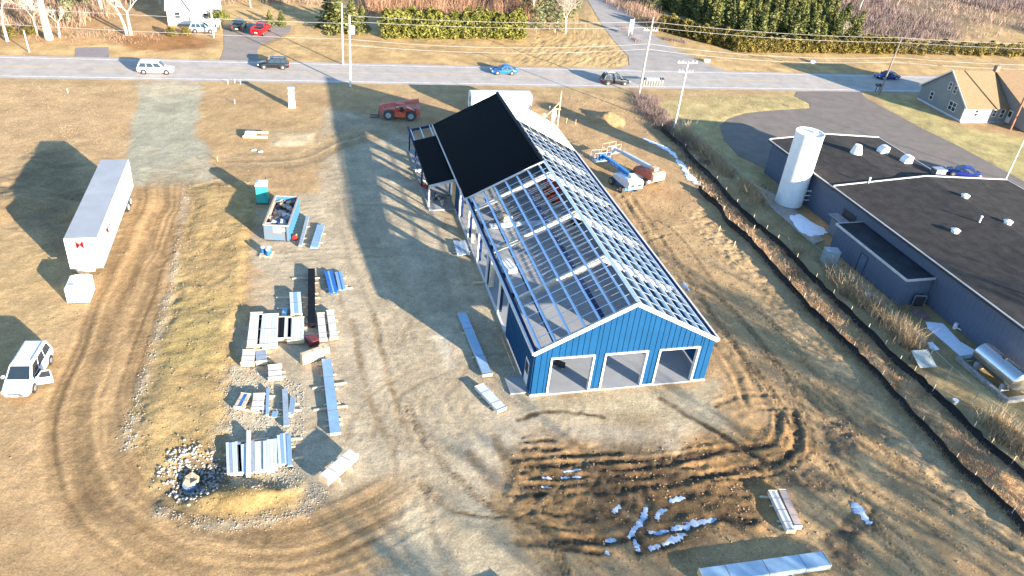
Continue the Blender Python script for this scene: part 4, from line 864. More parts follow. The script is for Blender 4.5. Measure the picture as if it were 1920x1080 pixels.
def car(name, label, px, heading, col, style='suv', L=4.7, W=1.85, H=1.7, group=None, zoff=0., at=None, cat='car', door=False):
    p = at if at is not None else G(*px); pm = col
    t_ = T(name, label, cat, (p.x, p.y, zoff), heading, group)
    hw = W/2; wr = .34 if style != 'pickup' else .38; h1 = L/2
    belt = H*.56 if style != 'sedan' else H*.6
    if style == 'suv': st = [(-h1, .45, belt*.86, .80), (-h1+.12, .3, belt*.98, .92), (-h1+.7, .26, belt, 1), (0, .24, belt, 1), (h1-1.35, .24, belt*.99, 1), (h1-.9, .25, belt*.94, .98), (h1-.25, .28, belt*.82, .9), (h1, .4, belt*.66, .72)]
    elif style == 'van': st = [(-h1, .4, belt*.9, .86), (-h1+.1, .28, belt*1.0, .95), (-h1+.7, .24, belt, 1), (0, .22, belt, 1), (h1-1.3, .22, belt, 1), (h1-.8, .24, belt*.93, .97), (h1-.2, .26, belt*.8, .88), (h1, .36, belt*.62, .66)]
    elif style == 'sedan': st = [(-h1, .42, belt*.9, .78), (-h1+.15, .28, belt*1.0, .9), (-h1+.9, .24, belt, 1), (0, .22, belt*.98, 1), (h1-1.4, .22, belt*.95, 1), (h1-.9, .24, belt*.88, .98), (h1-.25, .26, belt*.76, .9), (h1, .36, belt*.6, .7)]
    else: st = [(-h1, .5, 1.12, .95), (-h1+.1, .4, 1.15, 1), (-.3, .38, 1.15, 1), (0, .38, 1.15, 1), (h1-1.5, .38, 1.15, 1), (h1-1.1, .4, 1.12, 1), (h1-.25, .42, 1.02, .95), (h1, .5, .9, .85)]
    rings = []
    for x, z0, z1, k in st:
        w_ = hw*k; rings.append([(x, -w_*.92, z0), (x, w_*.92, z0), (x, w_, z0+.18), (x, w_, z1-.28), (x, w_*.95, z1-.06), (x, w_*.86, z1), (x, -w_*.86, z1), (x, -w_*.95, z1-.06), (x, -w_, z1-.28), (x, -w_, z0+.18)])
    m_ = MB(); m_.loft([r[::-1] for r in rings][::-1]); m_.build('body', pm, t_, True)
    # cabin: bottom ring at belt, top ring at roof
    if style == 'suv': b0, b1, r0, r1 = -h1+.1, h1-1.15, -h1+.45, h1-2.0
    elif style == 'van': b0, b1, r0, r1 = -h1+.08, h1-.95, -h1+.35, h1-1.95
    elif style == 'sedan': b0, b1, r0, r1 = -h1+.55, h1-1.25, -h1+1.35, h1-2.15
    else: b0, b1, r0, r1 = -.55, h1-1.3, -.25, h1-2.05
    zb = (belt-.03) if style != 'pickup' else 1.1
    wb, wt = hw*.9, hw*.72
    def ring(t):   # t 0 belt, 1 roof
        return [((b0+(r0-b0)*t), -(wb+(wt-wb)*t), zb+(H-zb)*t), ((b1+(r1-b1)*t), -(wb+(wt-wb)*t), zb+(H-zb)*t), ((b1+(r1-b1)*t), (wb+(wt-wb)*t), zb+(H-zb)*t), ((b0+(r0-b0)*t), (wb+(wt-wb)*t), zb+(H-zb)*t)]
    R0, R1 = ring(0), ring(.93)
    top = [(r0+.12, -wt*.86, H), (r1-.15, -wt*.86, H), (r1-.15, wt*.86, H), (r0+.12, wt*.86, H)]
    m_ = MB(); m_.loft([R0, R1, top]); m_.build('cabin', pm, t_, False, .03)
    gm_ = glass(); e = .012
    def pt(x, s, t): return Vector((x, s*(wb+(wt-wb)*t+e), zb+(H-zb)*t))
    def sidewin(xa0, xa1, xb0, xb1, s):
        q = [pt(xa0, s, .12), pt(xa1, s, .12), pt(xb1, s, .84), pt(xb0, s, .84)]
        MB().quad(*(q if s < 0 else q[::-1])).build('side_window', gm_, t_)
    f0 = lambda t: b0+(r0-b0)*t; f1 = lambda t: b1+(r1-b1)*t
    lo0, lo1, hi0, hi1 = f0(.12)+.16, f1(.12)-.2, f0(.84)+.14, f1(.84)-.12
    nwin = 3 if style in ('suv', 'van') else 2 if style == 'sedan' else 1
    for s in (-1, 1):
        for k in range(nwin):
            if door and s == 1 and k == nwin-1: continue
            g = .05; u0, u1 = k/nwin, (k+1)/nwin
            sidewin(lo0+(lo1-lo0)*u0+g, lo0+(lo1-lo0)*u1-g, hi0+(hi1-hi0)*u0+g, hi0+(hi1-hi0)*u1-g, s)
    def endwin(fx, sg, nm):
        q = [Vector((fx(.1)+sg*e, -(wb+(wt-wb)*.1)+.12, zb+(H-zb)*.1+.01)), Vector((fx(.1)+sg*e, (wb+(wt-wb)*.1)-.12, zb+(H-zb)*.1+.01)), Vector((fx(.86)+sg*e, (wb+(wt-wb)*.86)-.1, zb+(H-zb)*.86+.01)), Vector((fx(.86)+sg*e, -(wb+(wt-wb)*.86)+.1, zb+(H-zb)*.86+.01))]
        MB().quad(*(q if sg > 0 else q[::-1])).build(nm, gm_, t_)
    endwin(f1, 1, 'windscreen'); endwin(f0, -1, 'rear_window')
    if style == 'pickup':
        MB().box(-h1+.12, -.7, -hw*.82, hw*.82, 1.1, 1.158).build('bed', dark, t_)
        for s in (-1, 1): MB().box(-h1+.1, -.6, s*hw*.9-.06, s*hw*.9+.06, 1.14, 1.3).build('bed_rail', pm, t_)
        MB().box(-h1-.0, -h1+.09, -hw*.85, hw*.85, .7, 1.3).build('tailgate', pm, t_)
    ax0, ax1 = -h1+.95, h1-.95
    for x in (ax0, ax1):
        for s in (-1, 1): wheel(t_, x, s*(hw-.1), wr, .24, s < 0); MB().tube((x, s*(hw-.015), wr+.02), (x, s*(hw+.003), wr+.02), wr*1.18, n=18).build('wheel_arch', dark, t_)
    for s in (-1, 1):
        MB().box(h1-.2, h1-.04, s*hw*.66-.16, s*hw*.66+.16, belt*.6 if style != 'pickup' else .8, belt*.74 if style != 'pickup' else .98).build('headlight', lampw, t_)
        MB().box(-h1-.01, -h1+.1, s*hw*.74-.1, s*hw*.74+.1, belt*.62 if style != 'pickup' else .8, belt*.9 if style != 'pickup' else 1.1).build('tail_light', lampr, t_)
        if not (door and s == 1): MB().box(b1-.45, b1-.28, s*(hw+.02)-.02 if s > 0 else s*(hw+.02)-.16, s*(hw+.02)+.16 if s > 0 else s*(hw+.02)+.02, zb+.02, zb+.2).build('mirror', pm, t_)
    MB().box(h1-.06, h1+.015, -hw*.45, hw*.45, .5, belt*.62 if style != 'pickup' else .8).build('grille', dark, t_)
    MB().box(-h1-.02, -h1+.01, -.25, .25, .62, .76).build('number_plate', lampw, t_); MB().box(h1+.016, h1+.03, -.25, .25, .36, .48).build('number_plate', lampw, t_)
    if style in ('suv', 'van'):
        for s in (-1, 1): MB().box(r0+.25, r1-.35, s*wt*.8-.02, s*wt*.8+.02, H+.001, H+.05).build('roof_rail', chrome, t_)
    if door:
        hx = b1-.35; MB().box(hx-1.1, hx+.05, hw*.9, hw*1.004, .42, belt*.98).build('door_opening', dark, t_)
        q = [pt(lo0+(lo1-lo0)*.69, 1, .1), pt(lo1+.05, 1, .1), pt(hi1, 1, .86), pt(hi0+(hi1-hi0)*.69, 1, .86)]; MB().quad(*q[::-1]).build('window_opening', dark, t_)
        d_ = MB(); d_.hexa([(0, 0, .4), (.06, 0, .4), (.06, 1.1, .42), (0, 1.1, .42), (0, 0, belt), (.06, 0, belt), (.06, 1.1, belt), (0, 1.1, belt)])
        for a, b in (((.03, .1, belt), (.03, .5, belt+.55)), ((.03, .5, belt+.55), (.03, 1.05, belt+.58)), ((.03, 1.05, belt+.58), (.03, 1.07, belt))): d_.beam(a, b, .05, .06)
        dd = d_.build('open_door', pm, t_); dd.location = (hx+.02, hw, 0); dd.rotation_euler = (0, 0, math.radians(12))
        MB().quad((.03, .14, belt), (.03, 1.04, belt), (.03, 1.02, belt+.54), (.03, .5, belt+.52)).build('pane', gm_, dd)
        MB().box(.062, .2, .08, .3, belt-.02, belt+.16).build('mirror', pm, dd)
    return t_
RA = math.atan(RS)
wpaint = paint('white', (.80, .80, .78)); kpaint = paint('black', (.012, .014, .02)); bpaint = paint('blue', (.015, .13, .42)); npaint = paint('navy', (.01, .025, .2))
def onroad(px): return G(*px)
car('car', 'silver white estate SUV driving on the main road', (293, 136), RA, paint('silver', (.62, .62, .64)), 'suv', 4.9, 1.9, 1.7, 'cars on the main road', .004)
car('car', 'black SUV driving near the mouth of the house driveway', (513, 127), RA+math.pi, kpaint, 'suv', 4.6, 1.85, 1.65, 'cars on the main road', .004)
car('car', 'bright blue sedan driving along the main road', (944, 138), RA+math.pi, bpaint, 'sedan', 4.3, 1.75, 1.42, 'cars on the main road', .004)
car('car', 'black SUV beside the tall roadside pole and mailboxes', (1152, 157), RA, kpaint, 'suv', 4.8, 1.9, 1.72, 'cars on the main road', .004)
car('car', 'dark blue coupe in the house shadow on the road', (1662, 147), RA+math.pi, npaint, 'sedan', 4.7, 1.85, 1.36, 'cars on the main road', .004)
car('car', 'pale blue hatchback parked before the white house', (381, 60), .33, paint('pale_blue', (.34, .42, .47)), 'suv', 4.3, 1.8, 1.6)
car('car', 'dark green pickup truck parked on the house driveway', (449, 55), 1.75, paint('dark_green', (.03, .05, .045)), 'pickup', 4.9, 1.85, 1.75)
car('car', 'red pickup truck parked on the house driveway', (490, 62), 1.55, paint('red', (.5, .012, .012)), 'pickup', 5.0, 1.9, 1.75)
car('car', 'dark blue car parked behind the raised hall roof', (1803, 330), 2.9, npaint, 'sedan', 4.6, 1.85, 1.45)
vp = (G(10, 742)+G(98, 680))/2
car('minivan', 'white minivan with its driver door open on the dirt', None, math.radians(281), wpaint, 'van', 5.1, 1.98, 1.75, at=Vector((-34.2, 42.9, 0)), door=True, cat='van')
# long box trailer
tr = T('box_trailer', 'long white box trailer parked on the dirt with red lettering', 'trailer', (-37.799, 55.614, 0), .291)
TW, TL, z0, z1 = 2.6, 16.15, 1.15, 4.1
MB().box(0, TW, 0, TL, z0, z1).build('box', white, tr, False, .04)
MB().box(.04, TW-.04, .04, TL-.04, z1+.002, z1+.03).build('roof', M('trailer_roof', (.36, .36, .36), .6, .1, .08, .5), tr)
MB().box(.3, TW-.3, .3, TL-.2, .95, 1.148).build('chassis', dark, tr)
for y in (TL-3.4, TL-2.1):
    for x in (.35, TW-.35):
        w_ = MB(); n = 20; rings = [[(dx, .5*k_*math.cos(q*2*math.pi/n), .5*k_*math.sin(q*2*math.pi/n)) for q in range(n)] for dx, k_ in ((-.3, .85), (-.26, 1), (.26, 1), (.3, .85))]; w_.loft([r[::-1] for r in rings]); o = w_.build('wheel', tyre, tr, True); o.location = (x, y, .5)
        s = 1 if x > 1 else -1; MB().tube((s*.28, 0, 0), (s*.315, 0, 0), .3, n=14).build('rim', white, o)
for x in (.5, TW-.5): MB().box(x-.06, x+.06, 2.0, 2.15, 0, 1.0).build('landing_leg', dark, tr)
MB().box(TW*.25, TW*.75, -.3, -.01, 1.0, 1.2).build('hitch_plate', white, tr)
MB().box(TW*.85, TW*.95, -.06, -.01, 1.5, 1.85).build('connector_box', glv2, tr)
for y in np.arange(1.2, TL-.2, 1.22): MB().box(TW+.001, TW+.012, y, y+.03, z0+.1, z1-.12).build('side_seam', trimw, tr); MB().box(-.012, -.001, y, y+.03, z0+.1, z1-.12).build('side_seam', trimw, tr)
MB().box(TW+.001, TW+.03, .05, TL-.05, z0, z0+.1).build('side_rail', glv2, tr); MB().box(TW+.001, TW+.03, .05, TL-.05, z1-.1, z1-.02).build('top_rail', glv2, tr)
redl = M('red_lettering', (.22, .01, .015), .6, spec=.1); greyl = M('grey_lettering', (.12, .12, .15), .6, spec=.1)
def text(s, parent, loc, rot, size, mat, name='lettering'):
    c = bpy.data.curves.new(name, 'FONT'); c.body = s; c.size = size; c.align_x = 'CENTER'; c.align_y = 'CENTER'; c.extrude = .004; c.offset = size*.008
    tmp = bpy.data.objects.new(name, c); COL.objects.link(tmp)
    dg = bpy.context.evaluated_depsgraph_get(); me = bpy.data.meshes.new_from_object(tmp.evaluated_get(dg)); bpy.data.objects.remove(tmp); bpy.data.curves.remove(c)
    o = bpy.data.objects.new(name, me); me.materials.clear(); me.materials.append(mat); COL.objects.link(o); o.parent = parent; o.location = loc; o.rotation_euler = rot; return o
text('M', tr, (1.15, -.012, 3.45), (math.pi/2, 0, 0), .95, redl); text('·/S', tr, (2.0, -.012, 3.4), (math.pi/2, 0, 0), .6, greyl)
text('M·S', tr, (TW+.016, 3.9, 2.9), (math.pi/2, 0, math.pi/2), 1.2, redl); text('TRAILERS', tr, (TW+.012, 4.1, 2.2), (math.pi/2, 0, math.pi/2), .4, greyl) if False else None
# white machine in front of the trailer
mp = G(151, 560); mc = T('generator', 'white box-shaped generator standing before the long trailer', 'generator', mp+Vector((.05, 0, 0)), .29)
MB().loft([[(-.85, -.75, .12), (.85, -.75, .12), (.85, 1.3, .12), (.45, 1.75, .12), (-.45, 1.75, .12), (-.85, 1.3, .12)], [(-.85, -.75, 1.5), (.85, -.75, 1.5), (.85, 1.3, 1.5), (.45, 1.75, 1.35), (-.45, 1.75, 1.35), (-.85, 1.3, 1.5)], [(-.75, -.65, 1.62), (.75, -.65, 1.62), (.75, 1.1, 1.62), (.4, 1.5, 1.5), (-.4, 1.5, 1.5), (-.75, 1.1, 1.62)]]).build('housing', white, mc)
for k in range(4): MB().box(-.6, -.2, -.5+k*.09, -.45+k*.09, 1.621, 1.66).build('vent_slat', glv2, mc)
MB().box(-.4, .3, -.79, -.751, .5, 1.1).build('panel', trimw, mc); MB().box(-.8, .8, -.7, 1.2, 0, .119).build('skid', dark, mc); MB().tube((.3, .4, 1.62), (.3, .4, 1.9), .07).build('exhaust', glv2, mc); MB().beam((-.3, 1.7, .5), (-.9, 2.6, .6), .08, .08).build('drawbar', dark, mc)
# office trailer behind the building
ot = T('office_trailer', 'white site trailer with rounded roof behind the building', 'trailer', (-8.5, 106.2, 0), .293)
OL, OW = 8.7, 2.5
rings = []
for x in (0, OL): rings.append([(x, 0, .5), (x, OW, .5), (x, OW, 2.6)]+[(x, OW/2+OW/2*math.cos(q*math.pi/8), 2.6+.45*math.sin(q*math.pi/8)) for q in range(1, 8)]+[(x, 0, 2.6)])
MB().loft([rings[0], rings[1]]).build('body', white, ot); MB().box(.2, OL-.2, .2, OW-.2, .2, .49).build('chassis', dark, ot); MB().box(-.03, -.002, .8, 1.6, .6, 2.4).build('door', M('grey_door', (.5, .5, .52), .5), ot); MB().box(-.05, -.031, 1.0, 1.4, 1.6, 2.2).build('door_pane', glass(), ot)
for x in (OL*.45, OL*.58):
    for y in (.15, OW-.15): MB().tube((x, y-.12, .35), (x, y+.12, .35), .35, n=14).build('wheel', tyre, ot)
# portable toilet
pt_ = T('portable_toilet', 'turquoise portable toilet with white roof beside the dumpster', 'toilet', G(490, 382)+Vector((0, .5, 0)), .25)
teal = M('teal_plastic', (.03, .38, .34), .5, 0, .06, 1)
MB().box(-.58, .58, -.58, .58, .06, 2.05).build('cabin', teal, pt_, False, .03)
MB().loft([[(-.62, -.62, 2.05), (.62, -.62, 2.05), (.62, .62, 2.05), (-.62, .62, 2.05)], [(-.55, -.5, 2.3), (.55, -.5, 2.3), (.55, .5, 2.3), (-.55, .5, 2.3)], [(-.3, -.25, 2.4), (.3, -.25, 2.4), (.3, .25, 2.4), (-.3, .25, 2.4)]]).build('roof', white, pt_)
dr = MB().box(-.42, .42, -.62, -.581, .15, 1.95).build('door', teal, pt_); MB().box(.28, .36, -.66, -.621, 1.0, 1.15).build('handle', dark, dr); MB().box(-.65, .65, -.65, .65, 0, .059).build('skid', dark, pt_); MB().tube((.4, .4, 2.1), (.4, .4, 2.6), .05).build('vent_pipe', dark, pt_)
# roll-off dumpster
dm = T('dumpster', 'blue rusty roll-off dumpster full of debris', 'dumpster', (-24.45, 65.8, 0), .13)
dbl = M('dumpster_blue', (.02, .15, .34), .55, 0, .15, 2, .05, 8, tint=(.06, .12, .2)); rusty = M('rusty_pale', (.30, .26, .22), .75, 0, .2, 2, tint=(.3, .2, .14))
DL, DW_, DHt = 6.3, 2.35, 1.75
MB().box(0, DW_, 0, .06, .15, DHt).build('end_wall', M('rusty_blue', (.04, .13, .22), .6, 0, .2, 1.5, tint=(.16, .12, .09)), dm); MB().box(0, DW_, DL-.06, DL, .15, DHt).build('end_wall', dbl, dm)
MB().box(0, .06, .061, DL-.061, .15, DHt).build('side_wall', rusty, dm); MB().box(DW_-.06, DW_, .061, DL-.061, .15, DHt).build('side_wall', dbl, dm); MB().box(.061, DW_-.061, .061, DL-.061, .15, .22).build('floor', dark, dm)
for y in np.arange(.3, DL-.1, .62):
    MB().box(DW_+.002, DW_+.11, y, y+.12, .15, DHt-.06).build('rib', dbl, dm); MB().box(-.11, -.002, y, y+.12, .15, DHt-.06).build('rib', dbl, dm)
rr = MB(); rr.box(-.06, .1, -.04, DL+.04, DHt+.002, DHt+.1); rr.box(DW_-.1, DW_+.06, -.04, DL+.04, DHt+.002, DHt+.1); rr.box(.101, DW_-.101, -.04, .08, DHt+.002, DHt+.1); rr.box(.101, DW_-.101, DL-.08, DL+.04, DHt+.002, DHt+.1); rr.build('rim', rusty, dm)
MB().box(.9, 1.65, -.03, -.002, 1.0, 1.6).build('placard', white, dm); MB().box(1.8, 2.1, -.03, -.002, 1.15, 1.5).build('placard', M('peach_sign', (.7, .52, .38), .6), dm); MB().box(.1, DW_-.1, .1, DL-.1, 0, .149).build('skid', dark, dm); MB().box(DW_-.28, DW_-.2, -.09, -.002, .2, 1.6).build('latch_bar', dark, dm)
deb = T('debris_load', 'jumbled load of boards, wrap and scrap in the dumpster', 'debris', (-24.45, 65.8, 0), .13)
dmats = [wrap, paperm, M('blue_wrap', (.42, .5, .62), .5, 0, .15, 2), dark, wood, M('brown_scrap', (.26, .2, .17), .8, 0, .3, 3)]
for k in range(150):
    x, y = random.uniform(.3, DW_-.3), random.uniform(.3, DL-.3); z = .9+.5*math.sin(y*1.1+.6)*random.random()+.25; s = random.uniform(.12, .42); q = random.random()*6.28; tz = random.uniform(-.25, .25); m_ = MB()
    if k % 3: 
        pts = [Vector((cx*s*random.uniform(.6, 1), cy*s*random.uniform(.4, .9), cz*s*random.uniform(.2, .5))) for cz in (-1, 1) for cx, cy in ((-1, -1), (1, -1), (1, 1), (-1, 1))]
        R_ = Matrix.Rotation(q, 3, 'Z') @ Matrix.Rotation(tz*2, 3, 'X'); m_.hexa([R_ @ p_+Vector((x, y, z)) for p_ in pts])
    else:
        l = random.uniform(.3, .8); dx, dy = math.cos(q)*l, math.sin(q)*l; cx_ = min(max(x+dx, .15), DW_-.15); cy_ = min(max(y+dy, .15), DL-.15); m_.beam((x, y, z), (cx_, cy_, z+tz+.05), .12, .05)
    m_.build('scrap', dmats[int(y*1.7+random.random()*2) % 6], deb)
base_ = MB(); base_.box(.07, DW_-.07, .07, DL-.07, .23, .85); base_.build('scrap', dmats[5], deb)
gc = G(548, 450); t_ = T('fuel_can', 'red can on the ground at the dumpster corner', 'can', gc+Vector((.25, .1, 0))); MB().box(-.22, .22, -.18, .18, 0, .5).build('can', red, t_, False, .05); MB().tube((.1, 0, .5), (.2, 0, .66), .05).build('spout', M('yellow_plastic', (.7, .5, .1), .5), t_)
# telehandler
orange = M('faded_orange_red', (.62, .10, .04), .5, 0, .12, 1.5); pinkred = M('faded_red', (.58, .13, .10), .55, 0, .1, 1.5)
tl = T('telehandler', 'faded red telehandler with forks lowered near the road', 'telehandler', G(749, 222)+Vector((0, .3, 0)), RA+math.pi-.12)
def bigwheel(parent, x, y, r, wd, rimm):
    n = 24; rings = [[(r*k_*math.cos(q*2*math.pi/n), dy, r*k_*math.sin(q*2*math.pi/n)) for q in range(n)] for dy, k_ in ((-wd/2, .78), (-wd/2*.92, .97), (-wd*.3, 1), (wd*.3, 1), (wd/2*.92, .97), (wd/2, .78))]
    m_ = MB(); m_.loft(rings); o = m_.build('wheel', M('dusty_tyre', (.07, .065, .06), .9, 0, .25, 4), parent, True); o.location = (x, y, r)
    for s in (-1, 1): MB().tube((0, s*(wd/2-.08), 0), (0, s*(wd/2+.005), 0), r*.6, r*.55, 16).build('rim', rimm, o)
    return o
for x in (-1.45, 1.55):
    for y in (-1.0, 1.0): bigwheel(tl, x, y, .68, .45, glv2)
MB().loft([[(x, y, z) for y, z in ((-.55, .55), (.55, .55), (.55, zt), (-.55, zt))] for x, zt in ((-2.6, 1.5), (-1.2, 1.55), (1.4, 1.25), (2.2, 1.1))][::-1]).build('chassis', orange, tl)
MB().box(-2.7, -2.2, -.85, .85, .6, 1.65).build('counterweight', pinkred, tl)
MB().box(-.75, .7, .35, 1.15, .5, 1.2).build('cab_base', orange, tl)
cb = MB()
for x, y in ((-.7, .4), (.6, .4), (-.7, 1.1), (.6, 1.1)): cb.beam((x, y, 1.2), (x*.9, y, 2.25), .07, .07)
cb.box(-.7, .62, .34, 1.16, 2.25, 2.33); cb.build('cab_frame', orange, tl); MB().box(-.45, .0, .5, 1.0, 1.2, 1.7).build('seat', dark, tl)
MB().box(-1.1, .6, -1.15, -.5, .6, 1.25).build('engine_cover', pinkred, tl)
MB().beam((-2.5, 0, 2.5), (1.9, 0, 1.7), .42, .5).build('boom', pinkred, tl); MB().beam((1.8, 0, 1.72), (2.4, 0, 1.6), .32, .38).build('boom_extension', pinkred, tl)
MB().hexa([(2.35, -.3, .5), (2.6, -.3, .35), (2.6, .3, .35), (2.35, .3, .5), (2.2, -.3, 1.9), (2.7, -.3, 1.7), (2.7, .3, 1.7), (2.2, .3, 1.9)]).build('boom_head', pinkred, tl)
ck = MB(); [ck.beam((2.8, y, .2), (2.8, y, 1.15), .1, .1) for y in (-.65, -.2, .2, .65)]; ck.box(2.74, 2.86, -.75, .75, .3, .42); ck.box(2.74, 2.86, -.75, .75, 1.05, 1.17); ck.build('fork_carriage', dark, tl)
for y in (-.4, .4): MB().box(2.8, 4.0, y-.07, y+.07, .03, .09).build('fork', dark, tl)
MB().beam((-1.9, .45, 1.3), (-.9, .9, 1.9), .3, .06).build('hood', white, tl); MB().tube((-.6, 0, 1.2), (1.4, 0, 1.75), .08).build('lift_ram', chrome, tl)
# boom lifts
def boomlift(label, px, rz, bodym, boomm, basketm, L_, cw, blue_=True, letter=None):
    p = G(*px); t_ = T('boom_lift', label, 'boom lift', (p.x, p.y, 0), rz)
    for x in (-1.15, 1.15):
        for y in (-1.0, 1.0): bigwheel(t_, x, y, .48, .36, M('mud_rim', (.45, .36, .26), .8) if not blue_ else glv2)
    MB().box(-1.5, 1.5, -.72, .72, .35, .8).build('chassis', boomm, t_); MB().tube((0, 0, .8), (0, 0, 1.0), .5, n=20).build('slew_ring', dark, t_)
    MB().loft([[(x, y, z) for y, z in ((-.95, z0), (.95, z0), (1.0, z1-.2), (.8, z1), (-.8, z1), (-1.0, z1-.2))] for x, z0, z1 in ((-2.1, 1.05, 1.9), (-1.9, .95, 2.05), (-.6, .95, 2.0), (.9, 1.0, 1.65), (1.1, 1.05, 1.5))][::-1]).build('turntable', bodym, t_)
    MB().loft([[(x, y, z) for y, z in ((-.98, z0), (.98, z0), (.98, z1), (-.98, z1))] for x, z0, z1 in ((-2.5, 1.0, 1.85), (-2.1, .9, 2.0))][::-1]).build('counterweight', cw, t_)
    for y in (-.7, .25): MB().box(-2.52, -2.501, y, y+.45, 1.3, 1.6).build('grille', dark if blue_ else paperm, t_)
    MB().beam((-1.6, .1, 2.15), (L_*.75, .1, 2.0), .42, .46).build('boom', boomm, t_); MB().beam((L_*.72, .1, 2.0), (L_, .1, 1.95), .3, .32).build('boom_extension', boomm, t_)
    MB().box(-1.9, -1.2, -.3, .45, 1.9, 2.45).build('boom_pivot', cw, t_)
    bk = MB(); x0, x1, y0, y1 = L_+.3, L_+1.3, -1.05, 1.25
    for z in (1.2, 1.75, 2.3):
        bk.beam((x0, y0, z), (x1, y0, z), .05, .05); bk.beam((x0, y1, z), (x1, y1, z), .05, .05); bk.beam((x0, y0, z), (x0, y1, z), .05, .05); bk.beam((x1, y0, z), (x1, y1, z), .05, .05)
    for x in (x0, x1):
        for y in (y0, (y0+y1)/2, y1): bk.beam((x, y, 1.2), (x, y, 2.3), .05, .05)
    bk.build('basket', basketm, t_); MB().box(x0, x1, y0, y1, 1.1, 1.17).build('basket_floor', glv2, t_); MB().box(x0-.15, x0+.2, -.2, .6, 1.4, 2.1).build('control_box', boomm if blue_ else white, t_); MB().beam((L_-.1, .1, 1.95), (x0+.1, .1, 1.3), .25, .3).build('jib', boomm, t_)
    if letter: text(letter, t_, (L_*.45, -.118, 2.06), (math.pi/2, .035, 0), .42, white); text(letter, t_, (L_*.45, .318, 2.06), (math.pi/2, -.035, math.pi), .42, white)
    return t_
lblue = M('lift_blue', (.02, .20, .52), .45, 0, .08, 1.5); lgrey = M('lift_grey', (.5, .53, .55), .5, 0, .08, 1); mudred = M('dusty_red', (.36, .10, .065), .6, 0, .15, 1.5); mudpeach = M('dusty_orange', (.62, .36, .22), .7, 0, .12, 2)
boomlift('blue and white boom lift with its basket lowered beside the building', (1168, 352), math.radians(118), white, lblue, glv2, 5.0, white, True, 'Genie S-45')
boomlift('dusty red boom lift with grey boom beside the blue lift', (1206, 338), math.radians(128), mudred, lgrey, mudpeach, 5.6, mudpeach, False)
# ------------------------------------------------------------------ stacks of material on the yard
skyw = M('film_white', (.60, .65, .70), .4, .1, .08, 1); pale = M('pale_blue_sheet', (.30, .44, .56), .35, .3, .1, 1.2); bluem = M('blue_sheet', (.02, .13, .42), .4, 0, .15, 2); blk = M('black_sheet', (.006, .006, .007), .6, 0, .2, 2, spec=.15)
whb = M('white_bundle', (.62, .58, .52), .55, 0, .08, 1.5); gls = M('grey_lengths', (.40, .44, .46), .45, .4, .12, 2); strapm = M('strap', (.25, .2, .17), .6)
def bearer(px0, px1, label='pine bearer lying across the gravel under steel stacks', z=0.):
    a = G(*px0); b = G(*px1); d = b-a; L_ = d.length
    m_ = MB(); m_.box(-L_/2, L_/2, -.07, .07, 0, .11); c = (a+b)/2
    o = m_.build('bearer', wood); o.location = (c.x, c.y, max(0, HZ(c.x, c.y))-.005); o.rotation_euler = (0, 0, math.atan2(d.y, d.x)); tag(o, label, 'timber', 'timber bearers under the stacks'); return o
def stack(name, label, cat, p0, p1, w_, h_, mats, n=3, layers=2, base=.13, straps=2, board=None, jag=.06, bearers=2, zt=None):
    """bundle of long pieces; p0, p1: pixels of the two ends of its top centre line"""
    if base == .13: base = .10; h_ = h_*.62
    top = base+h_
    a = G(*p0, top); b = G(*p1, top); d = b-a; L_ = d.length; rz = math.atan2(d.y, d.x); c = (a+b)/2
    t_ = T(name, label, cat, (c.x, c.y, 0), rz)
    if not isinstance(mats, (list, tuple)): mats = [mats]
    for l in range(layers):
        for k in range(n):
            y0 = -w_/2+k*w_/n; z0 = base+l*h_/layers; j0, j1 = random.uniform(0, jag), random.uniform(0, jag)
            MB().box(-L_/2+j0, L_/2-j1, y0+.006, y0+w_/n-.006, z0+.004, z0+h_/layers-.004).build('length', mats[(k+l) % len(mats)], t_)
    for s in range(straps):
        x = (-.5+(s+.5)/straps)*L_*.9; m_ = MB(); e = .008
        m_.box(x-.02, x+.02, -w_/2-.012, w_/2+.012, top+.001, top+.008); m_.box(x-.02, x+.02, -w_/2-.012, -w_/2-.002, base, top); m_.box(x-.02, x+.02, w_/2+.002, w_/2+.012, base, top); m_.build('strap', strapm, t_)
    for s in range(bearers):
        x = (-.5+(s+.5)/bearers)*L_*.8; MB().box(x-.06, x+.06, -w_/2-.2, w_/2+.25, .0, base-.004).build('bearer', wood, t_)
    if board:
        for x in (-L_/2-.05, L_/2+.01): MB().box(x, x+.04, -w_/2-.02, w_/2+.02, base, top+.03).build('end_board', board, t_)
    return t_
stack('beam', 'single long galvanised channel set on bearers beside the dumpster', 'steel', (577, 404), (563, 459), .32, .42, [gls], 1, 1, straps=0, jag=.02)
stack('sheet_stack', 'pale blue ribbed sheets stacked beside the dumpster', 'sheets', (602, 421), (589, 463), .75, .35, [pale], 4, 2)
stack('sheet_stack', 'pale blue ribbed sheets lying beside the building wall', 'sheets', (861, 450), (870, 478), 1.3, .25, [pale, galv], 5, 2, straps=0, jag=.3)
stack('trim_stack', 'jumble of royal blue trim lengths on the gravel', 'trim', (615, 506), (626, 549), .75, .35, [bluem, pale, bluem], 5, 3, jag=.35, straps=0)
stack('trim_stack', 'row of royal blue and pale trim lengths', 'trim', (634, 508), (642, 543), .65, .28, [bluem, pale, pale], 5, 2, jag=.15, straps=0)
stack('beam', 'long black beam with white edges on the gravel', 'steel', (584, 503), (584, 606), .62, .7, [blk, blk, blk], 1, 2, straps=0, bearers=4, board=None, jag=.01)
stack('sheet_stack', 'white and pale blue sheet pack with one cross strap', 'sheets', (553, 547), (556, 588), .95, .75, [skyw, pale], 3, 1, straps=1)
stack('sheet_stack', 'small pale blue offcut pack leaning by the sheet packs', 'sheets', (535, 577), (532, 593), .4, .3, [pale], 2, 2, straps=0)
